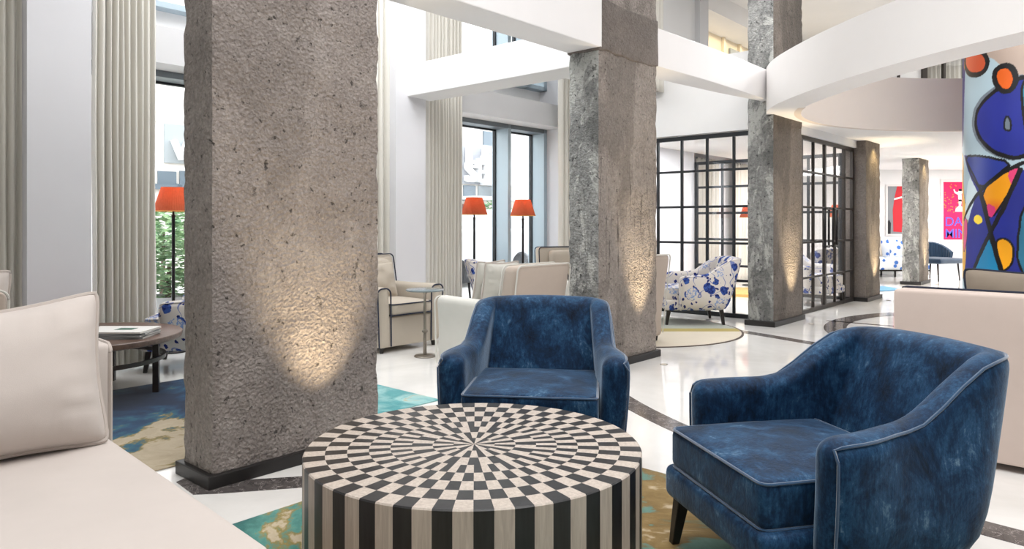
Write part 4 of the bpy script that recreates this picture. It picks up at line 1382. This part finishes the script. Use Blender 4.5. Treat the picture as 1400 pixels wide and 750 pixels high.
def floor_lamp(label, loc, zb=1.31, r1=0.172, r0=0.105, h=0.225):
    root = thing('floor_lamp', label, 'floor lamp', loc, 0, 'orange shaded floor lamps')
    b = MB(); b.lathe([(0.125, 0), (0.127, 0.01), (0.115, 0.02), (0.02, 0.03)], 32); b.build('base', M['black_metal'], root)
    b = MB(); b.lathe([(0.015, 0.025), (0.015, zb - 0.06), (0.018, zb - 0.05), (0.018, zb - 0.035), (0.010, zb - 0.03), (0.010, zb + 0.06)], 12); b.build('pole', M['black_metal'], root)
    n = 144; vs = []; fs = []
    lev = [(r1, zb), (r1 * 0.99, zb + 0.008), ((r1 + r0) / 2, zb + h / 2), (r0 * 1.01, zb + h - 0.008), (r0, zb + h)]
    for r, z in lev:
        for k in range(n):
            a = 2 * pi * k / n; rr = r * (1 + 0.018 * (1 if k % 3 == 0 else -0.5)); vs.append((rr * cos(a), rr * sin(a), z))
    for i in range(len(lev) - 1):
        for k in range(n): l = (k + 1) % n; fs.append((i * n + k, i * n + l, (i + 1) * n + l, (i + 1) * n + k))
    b = MB(); b.add(vs, fs); so = b.build('lamp_shade', M['shade'], root, auto=False)
    md = so.modifiers.new('t', 'SOLIDIFY'); md.thickness = 0.002
    b = MB(); b.tube([(r1 * 1.012 * cos(2 * pi * k / 48), r1 * 1.012 * sin(2 * pi * k / 48), zb + 0.003) for k in range(48)], 0.005, 6, True); b.build('trim', M['trim_gold'], so)
    b = MB(); b.lathe([(0.002, zb + 0.06), (0.026, zb + 0.085), (0.030, zb + 0.11), (0.018, zb + 0.145), (0.002, zb + 0.15)], 14); b.build('bulb', M['bulb'], root)
    pl = D.lights.new('lamp_glow', 'POINT'); pl.energy = 2.4; pl.color = (1.0, 0.78, 0.5); pl.shadow_soft_size = 0.03
    po = D.objects.new('lamp_glow', pl); COL.objects.link(po); po.parent = root; po.location = (0, 0, zb + 0.17)
    return root


floor_lamp('floor lamp with orange pleated shade at the left window, beside the broad column', (-3.165, 6.70, 0))
floor_lamp('left one of two orange shaded floor lamps at the middle window', (-0.49, 9.30, 0))
floor_lamp('right one of two orange shaded floor lamps at the middle window', (0.15, 9.85, 0), zb=1.30)
lq = UV(8.6, 2.45); floor_lamp('orange shaded floor lamp seen through two glass partitions', (lq.x, lq.y, 0))
lq = UV(8.9, 0.9); floor_lamp('orange shaded floor lamp seen through the glass door', (lq.x, lq.y, 0))

# ================================================================ RUGS


def rug_rect(name, label, u0, u1, v0, v1, mat, cu, rot=ROT_U):
    o = thing(name, label, 'rug', (cu.x, cu.y, 0.0), rot)
    m = MB(); m.rbox(u0, u1, v0, v1, 0.001, RUGZ, 0.004, 8); m.build('pile', mat, o, auto=False)
    return o


rug_rect('rug', 'teal and olive watercolour rug under the checkered drum table', -3.3, 0.0, -2.75, 0.0, M['rug_main'], Vector((-0.015, 4.08)))
rug_rect('rug', 'blue and beige watercolour rug under the round walnut table', -4.2, 0.0, 0.0, 1.95, M['rug_blue'], Vector((-0.486, 4.86)))
root = thing('round_rug', 'round ivory and olive rug with dark edge beside the collared column', 'rug', (1.36, 8.12, 0), 0)
m = MB(); m.lathe([(0.01, 0.001), (1.18, 0.001), (1.195, 0.002), (1.195, 0.005), (1.18, 0.006), (0.01, 0.006)], 96); m.build('pile', M['rug_round'], root)
m = MB(); m.lathe([(1.195, 0.0005), (1.207, 0.001), (1.207, 0.0062), (1.183, 0.0068)], 96, cap=False); m.build('binding', M['rug_edge'], root)


def chord(y0, y1, r, n=40):
    pts = []
    for k in range(n + 1): y = y0 + (y1 - y0) * k / n; pts.append((sqrt(max(0, r * r - y * y)), y))
    return pts + [(-x, y) for x, y in reversed(pts)]


m = MB(); m.prism(chord(-0.20, 0.02, 1.18), 0.005, 0.0068); m.build('olive_band', M['rug_olive'], root, smooth=False)
m = MB(); m.prism(chord(0.02, 1.1799, 1.18), 0.005, 0.0066); m.build('sage_field', M['rug_grey'], root, smooth=False)
o_ = FL(1011, 413)
m = MB(); m.lathe([(0.01, 0), (0.62, 0), (0.62, 0.05), (0.60, 0.06), (0.01, 0.06)], 64, 0, 0); o = m.build('ochre_floor_pouf', M['ochre']); o.location = (4.05, 12.15, 0)
tag(o, 'low round ochre floor cushion behind the glass partition', 'floor cushion')
o_ = FL(1200, 394)
m = MB(); m.lathe([(0.01, 0), (0.70, 0), (0.70, 0.012), (0.01, 0.012)], 64); o = m.build('round_rug', M['rug_sky']); o.location = (o_.x - 0.38, o_.y + 0.1, 0)
tag(o, 'small round sky blue rug on the floor near the farthest column', 'rug')

# ================================================================ FAR FURNITURE AND PICTURES


def tub_chair(label, loc, rotz, mat, cat='armchair'):
    root = thing('tub_chair', label, cat, loc, rotz)
    n = 26; vs = []; fs = []; R0, R1 = 0.34, 0.40
    secs = []
    for k in range(n * 4 + 1):
        a = radians(-20 + 220 * k / (n * 4)); s_ = abs(k / (n * 4) - 0.5) * 2
        h = 0.80 - 0.20 * max(0, (s_ - 0.45) / 0.55) ** 1.6; rib = 0.010 * abs(sin(pi * k / 4))
        ri, ro = R0 - rib, R1 + rib * 0.6
        fl = 1.10
        secs.append([(ri * cos(a), ri * sin(a), 0.40), (ri * fl * cos(a), ri * fl * sin(a), h - 0.02), ((ri + ro) / 2 * fl * cos(a), (ri + ro) / 2 * fl * sin(a), h), (ro * fl * cos(a), ro * fl * sin(a), h - 0.02), (ro * cos(a), ro * sin(a), 0.40)])
    for s_ in secs: vs += s_
    for i in range(len(secs) - 1):
        for j in range(5): jj = (j + 1) % 5; fs.append((i * 5 + j, (i + 1) * 5 + j, (i + 1) * 5 + jj, i * 5 + jj))
    fs += [(0, 1, 2, 3, 4), tuple(len(vs) - 5 + q for q in (4, 3, 2, 1, 0))]
    b = MB(); b.add(vs, fs); b.build('backrest', mat, root)
    b = MB(); b.rbox(-0.39, 0.39, -0.40, 0.36, 0.36, 0.47, 0.04, 6, 0.015); b.build('seat', mat, root, auto=False)
    for sx in (-1, 1):
        for sy in (-1, 1):
            l = MB(); l.tube([(sx * 0.32, sy * 0.30, 0.38), (sx * 0.34, sy * 0.33, 0)], [0.02, 0.012], 8); l.build('leg', M['dark_wood'], root)
    return root


tub_chair('dark teal tufted tub chair beside the farthest column', (8.95, 15.2, 0), radians(25), M['teal_velvet'])
M['rattan'] = plain('grey_rattan', (104, 108, 112), 0.7)
q = UV(2.05, 4.15); tub_chair('grey round backed chair outside the middle window', (q.x, q.y, 0), radians(150), M['rattan'], 'chair')


def far_sofa():
    root = thing('floral_sofa', 'white and blue floral sofa by the far wall, left of the farthest column', 'sofa', (8.55, 16.3, 0), 0)
    b = MB(); b.rbox(-0.8, 0.8, -0.36, 0.34, 0.16, 0.44, 0.05, 6); b.build('seat', M['floral_pale'], root, auto=False)
    b = MB(); b.rbox(-0.8, 0.8, 0.16, 0.36, 0.4, 0.86, 0.06, 6); b.build('backrest', M['floral_pale'], root, auto=False)
    b = MB(); b.box(-0.78, 0.78, -0.33, 0.33, 0.13, 0.165); b.build('frame', M['dark_wood'], root, smooth=False)
    for x in (-0.7, 0.0, 0.7):
        for y in (-0.3, 0.3): l = MB(); l.lathe([(0.018, 0), (0.024, 0.14)], 8, x, y); l.build('leg', M['dark_wood'], root)
    return root


def mk_floral_pale():
    a = Mat('white_blue_floral'); v = a.coord('Object')
    c = a.mix(a.ramp(a.voro(v, 7), [(0.28, 1), (0.34, 0)]), lin((232, 236, 240)), lin((70, 120, 200)))
    a.P(Base_Color=c, Roughness=0.85); return a.m


M['floral_pale'] = mk_floral_pale()
far_sofa()
pillow('throw_cushion', 'beige cushion on the left of the far floral sofa', M['beige'], M['beige'], (8.12, 16.22, 0.45), 0, 0.5, 0.46, 0.16, radians(10), seed=21)
pillow('throw_cushion', 'white and blue flowered cushion on the far floral sofa', M['floral_pale'], M['floral_pale'], (8.72, 16.15, 0.44), 0, 0.46, 0.46, 0.16, radians(12), seed=22)


def picture(name, label, x0, x1, z0, z1, y, frame_mat, fw):
    root = thing(name, label, 'picture', ((x0 + x1) / 2, y, (z0 + z1) / 2), 0)
    w_, h_ = (x1 - x0) / 2, (z1 - z0) / 2
    b = MB(); b.box(-w_, w_, -0.03, 0.0, -h_, -h_ + fw); b.box(-w_, w_, -0.03, 0.0, h_ - fw, h_); b.box(-w_, -w_ + fw, -0.03, 0.0, -h_ + fw, h_ - fw); b.box(w_ - fw, w_, -0.03, 0.0, -h_ + fw, h_ - fw)
    b.build('frame', frame_mat, root, smooth=False)
    return root, w_ - fw, h_ - fw


def flat(root, name, poly, mat, d, mm=None):
    b = MB(); n = len(poly)
    vs = [(x, d, z) for x, z in poly] + [(x, d + 0.004, z) for x, z in poly]
    b.add(vs, [tuple(range(n)), tuple(range(2 * n - 1, n - 1, -1))] + [(i, (i + 1) % n, n + (i + 1) % n, n + i) for i in range(n)])
    return b.build(name, mat, root, smooth=False)


def fx(px): return (px - 700) / FPX * 16.95
def fz(py): return CH + (HY - py) / FPX * 16.95


M['frame_white'] = plain('white_frame', (226, 222, 220), 0.5)
M['pic_grey'] = plain('picture_grey', (132, 134, 138), 0.7); M['pic_red'] = plain('picture_red', (196, 34, 48), 0.7)
M['pic_black'] = plain('picture_black', (30, 28, 32), 0.7); M['pic_white'] = plain('picture_white', (232, 226, 224), 0.7)
M['pic_pink'] = plain('picture_pink', (232, 22, 92), 0.7); M['pic_blue'] = plain('picture_blue', (92, 92, 196), 0.7); M['pic_gold'] = plain('picture_gold', (206, 130, 60), 0.7)
root, w_, h_ = picture('framed_picture', 'framed red and grey abstract picture on the far wall, half behind farthest column', fx(1212), fx(1246), fz(322), fz(252), 16.999, M['frame_white'], 0.04)
flat(root, 'canvas', [(-w_, -h_), (w_, -h_), (w_, h_), (-w_, h_)], M['pic_grey'], -0.014)
flat(root, 'red_shape', [(-w_ * 0.45, -h_ * 0.9), (w_, -h_ * 0.95), (w_, h_), (-w_ * 0.1, h_), (-w_ * 0.35, h_ * 0.5), (-w_ * 0.5, 0)], M['pic_red'], -0.019)
flat(root, 'black_shape', [(-w_, -h_), (-w_ * 0.72, -h_), (-w_ * 0.68, -h_ * 0.55), (-w_ * 0.85, -h_ * 0.4), (-w_, -h_ * 0.5)], M['pic_black'], -0.019)
flat(root, 'white_stroke', [(-w_ * 0.4, h_ * 0.42), (w_, h_ * 0.58), (w_, h_ * 0.66), (-w_ * 0.4, h_ * 0.49)], M['pic_white'], -0.024)
root, w_, h_ = picture('framed_poster', 'framed pink poster with blue lettering and a small figure, beside the painted column', fx(1287), fx(1338), fz(331), fz(245), 16.999, M['frame_white'], 0.06)
flat(root, 'canvas', [(-w_, -h_), (w_, -h_), (w_, h_), (-w_, h_)], M['pic_pink'], -0.014)
rr_ = random.Random(4)
b = MB()
for k in range(70):
    x, z = rr_.uniform(-w_ * 0.95, w_ * 0.9), rr_.uniform(-h_ * 0.05, h_ * 0.92)
    b.box(x - 0.012, x + 0.012, -0.018, -0.014, z - 0.012, z + 0.012)
b.build('gold_dots', M['pic_gold'], root, smooth=False)
fgx = -w_ * 0.02
flat(root, 'figure', [(fgx - 0.09, -0.02), (fgx + 0.13, -0.02), (fgx + 0.12, 0.06), (fgx + 0.05, 0.12), (fgx + 0.07, 0.25), (fgx + 0.06, 0.40), (fgx + 0.09, 0.44), (fgx + 0.06, 0.50), (fgx, 0.48), (fgx - 0.03, 0.44), (fgx - 0.08, 0.46), (fgx - 0.11, 0.52), (fgx - 0.13, 0.50), (fgx - 0.10, 0.42), (fgx - 0.02, 0.38), (fgx - 0.01, 0.25), (fgx + 0.0, 0.12), (fgx - 0.07, 0.06)], M['pic_white'], -0.02)
flat(root, 'figure_hair', [(fgx + 0.0, 0.47), (fgx + 0.06, 0.46), (fgx + 0.07, 0.51), (fgx + 0.03, 0.53), (fgx - 0.01, 0.51)], M['pic_black'], -0.024)
flat(root, 'figure_top', [(fgx - 0.01, 0.22), (fgx + 0.07, 0.22), (fgx + 0.06, 0.27), (fgx - 0.01, 0.27)], M['pic_black'], -0.024)


def letters(name, txt, mat, parent, loc, rot, size, ext=0.003, align='LEFT', sx=1.0):
    cu = D.curves.new(name, 'FONT'); cu.body = txt; cu.size = size; cu.extrude = ext; cu.align_x = align; cu.offset = size * 0.006
    cu.materials.append(mat)
    tmp = D.objects.new('tmp', cu); COL.objects.link(tmp)
    dg = bpy.context.evaluated_depsgraph_get()
    me = D.meshes.new_from_object(tmp.evaluated_get(dg)); D.objects.remove(tmp)
    if not me.materials: me.materials.append(mat)
    o = D.objects.new(name, me); COL.objects.link(o); o.parent = parent; o.location = loc; o.rotation_euler = rot; o.scale = (sx, 1, 1)
    return o


letters('lettering', 'DAN', M['pic_blue'], root, (-w_ * 0.9, -0.02, -h_ * 0.52), (pi / 2, 0, 0), 0.30, sx=0.98)
letters('lettering', 'MIN', M['pic_blue'], root, (-w_ * 0.9, -0.02, -h_ * 0.93), (pi / 2, 0, 0), 0.30, sx=0.98)

# ================================================================ OUTSIDE
M['street'] = plain('street_paving', (190, 188, 184), 0.9)
m = MB(); m.ubox(-14, 24, VG + 0.1, 30, -0.12, -0.02); o = m.build('street', M['street'], smooth=False); struct(o)
M['facade'] = paint('pale_facade', (214, 208, 200)); M['facade_b'] = paint('white_facade', (226, 228, 230))
M['dark_glass'] = plain('dark_window_glass', (96, 108, 116), 0.15); M['brick'] = plain('brown_shopfront', (120, 98, 92), 0.8); M['sign_white'] = plain('sign_white', (238, 238, 238), 0.6)
M['sign_shadow'] = plain('sign_grey', (150, 152, 156), 0.6)
FV = 11.0
root = thing('street_building', 'pale building with white sign letters across the street, seen through the windows', 'building', UV(0, FV, -0.02), ROT_U)


def FU(px): return u_at(px, FV)
def FZ(px, py):
    p = UV(FU(px), FV); return CH + (HY - py) / FPX * p.y


b = MB(); b.box(-12, 22, 0, 0.3, 0, 9); b.build('wall', M['facade'], root, smooth=False)
for px0, px1, y0, y1, mt in ((660, 679, 214, 178, 'dark_glass'), (633, 649, 268, 252, 'dark_glass'), (653, 672, 268, 253, 'grey_print'), (673, 690, 268, 254, 'dark_glass'), (632, 650, 316, 278, 'brick'), (654, 668, 316, 290, 'brick'), (215, 240, 250, 232, 'dark_glass'), (245, 262, 250, 232, 'dark_glass')):
    b = MB(); zA, zB = FZ(px0, y0), FZ(px0, y1); b.box(FU(px0), FU(px1), -0.04, 0.02, zA, zB); b.box(FU(px0) - 0.08, FU(px1) + 0.08, -0.10, 0.0, zA - 0.1, zA)
    b.build('window', M[mt], root, smooth=False)
b = MB(); b.box(FU(655), FU(684) + 0.8, -0.6, 0.0, FZ(655, 252), FZ(655, 212)); b.build('sign_board', M['sign_white'], root, smooth=False)
b = MB(); b.box(FU(625), FU(720), -0.7, 0.0, FZ(640, 272), FZ(640, 268)); b.build('canopy', M['facade_b'], root, smooth=False)
for txt, px, py, sz in (('L E', 632, 228, 0.62), ('SE', 631, 247, 0.62), ('WO', 231, 217, 0.55)):
    letters('sign_letters', txt, M['sign_white'], root, (FU(px), -0.16, FZ(px, py)), (pi / 2, 0, 0), sz * (1.35 if px > 600 else 1.0), 0.10)
    b = MB(); b.box(FU(px) - 0.1, FU(px) + (1.5 if px > 600 else 1.2), -0.045, 0.0, FZ(px, py) - 0.06, FZ(px, py) + 0.7); b.build('sign_panel', M['grey_print'] if px < 600 else M['sign_shadow'], root, smooth=False)
M['van'] = plain('white_van_paint', (228, 234, 238), 0.2)


def mk_leaf():
    a = Mat('tree_leaves'); n = a.noise(a.coord('Object'), 9, 2)
    a.P(Base_Color=a.ramp(n, [(0.35, lin((84, 120, 84))), (0.7, lin((158, 188, 136)))]), Roughness=0.7); return a.m


M['leaf'] = mk_leaf(); M['bark'] = plain('bark', (92, 76, 62), 0.9); M['pot'] = plain('grey_planter', (176, 176, 176), 0.7)


def shrub(name, label, loc, h0, h1, rad, n, seed, pot=None, leaf=0.09):
    root = thing(name, label, 'tree' if not pot else 'potted plant', loc, 0)
    rnd = random.Random(seed); b = MB()
    for k in range(n):
        while True:
            p = Vector((rnd.uniform(-1, 1), rnd.uniform(-1, 1), rnd.uniform(-1, 1)))
            if 0.25 < p.length < 1: break
        c_ = Vector((p.x * rad, p.y * rad, (h0 + h1) / 2 + p.z * (h1 - h0) / 2))
        a = Matrix.Rotation(rnd.uniform(0, 6.3), 3, 'Z') @ Matrix.Rotation(rnd.uniform(-1, 1), 3, 'X')
        s_ = leaf * rnd.uniform(0.6, 1.2)
        b.add([c_ + a @ Vector(q) * s_ for q in ((-0.9, 0, 0), (0, -0.4, 0.1), (1, 0, -0.1), (0, 0.4, 0.1))], [(0, 1, 2, 3)])
    fo = b.build('foliage', M['leaf'], root, smooth=False)
    b = MB(); b.tube([(0, 0, 0.02), (0.02, 0.01, (h0 + h1) / 2)], [0.05, 0.02], 8); b.build('trunk', M['bark'], root)
    if pot:
        b = MB(); b.lathe([(0.20, 0), (0.26, 0.42), (0.275, 0.44), (0.25, 0.44), (0.24, 0.38), (0.01, 0.37)], 24); b.build('pot', M['pot'], root)


q = UV(u_at(228, 4.6), 4.6); shrub('potted_shrub', 'leafy shrub in a grey planter outside the left window', (q.x, q.y, -0.02), 0.40, 1.12, 0.42, 900, 3, True, 0.06)
q = UV(u_at(676, 8.0), 8.0); shrub('street_tree', 'green street tree behind the left one of the two orange lamps', (q.x, q.y, -0.02), 0.9, 1.75, 0.45, 700, 5)
q = UV(u_at(222, 8.6), 8.6); shrub('street_tree', 'green street tree outside the left window behind the planter', (q.x, q.y, -0.02), 0.7, 1.5, 0.8, 900, 6)


def van():
    q = UV(u_at(655, 6.4), 6.4)
    root = thing('parked_van', 'white parked van outside the middle window', 'van', (q.x, q.y, -0.02), ROT_U)
    b = MB(); b.rbox(-1.6, 1.8, -0.1, 1.5, 0.28, 1.12, 0.12, 6); b.build('body', M['van'], root, auto=False)
    b = MB(); b.rbox(0.25, 1.7, 0.0, 1.4, 1.0, 1.50, 0.14, 5); b.build('cab', M['van'], root, auto=False)
    for x in (-1.0, 1.15):
        for y in (-0.10, 1.30):
            b = MB(); b.tube([(x, y, 0.32), (x, y + 0.2, 0.32)], 0.32, 28); b.build('wheel', M['pic_black'], root)


van()
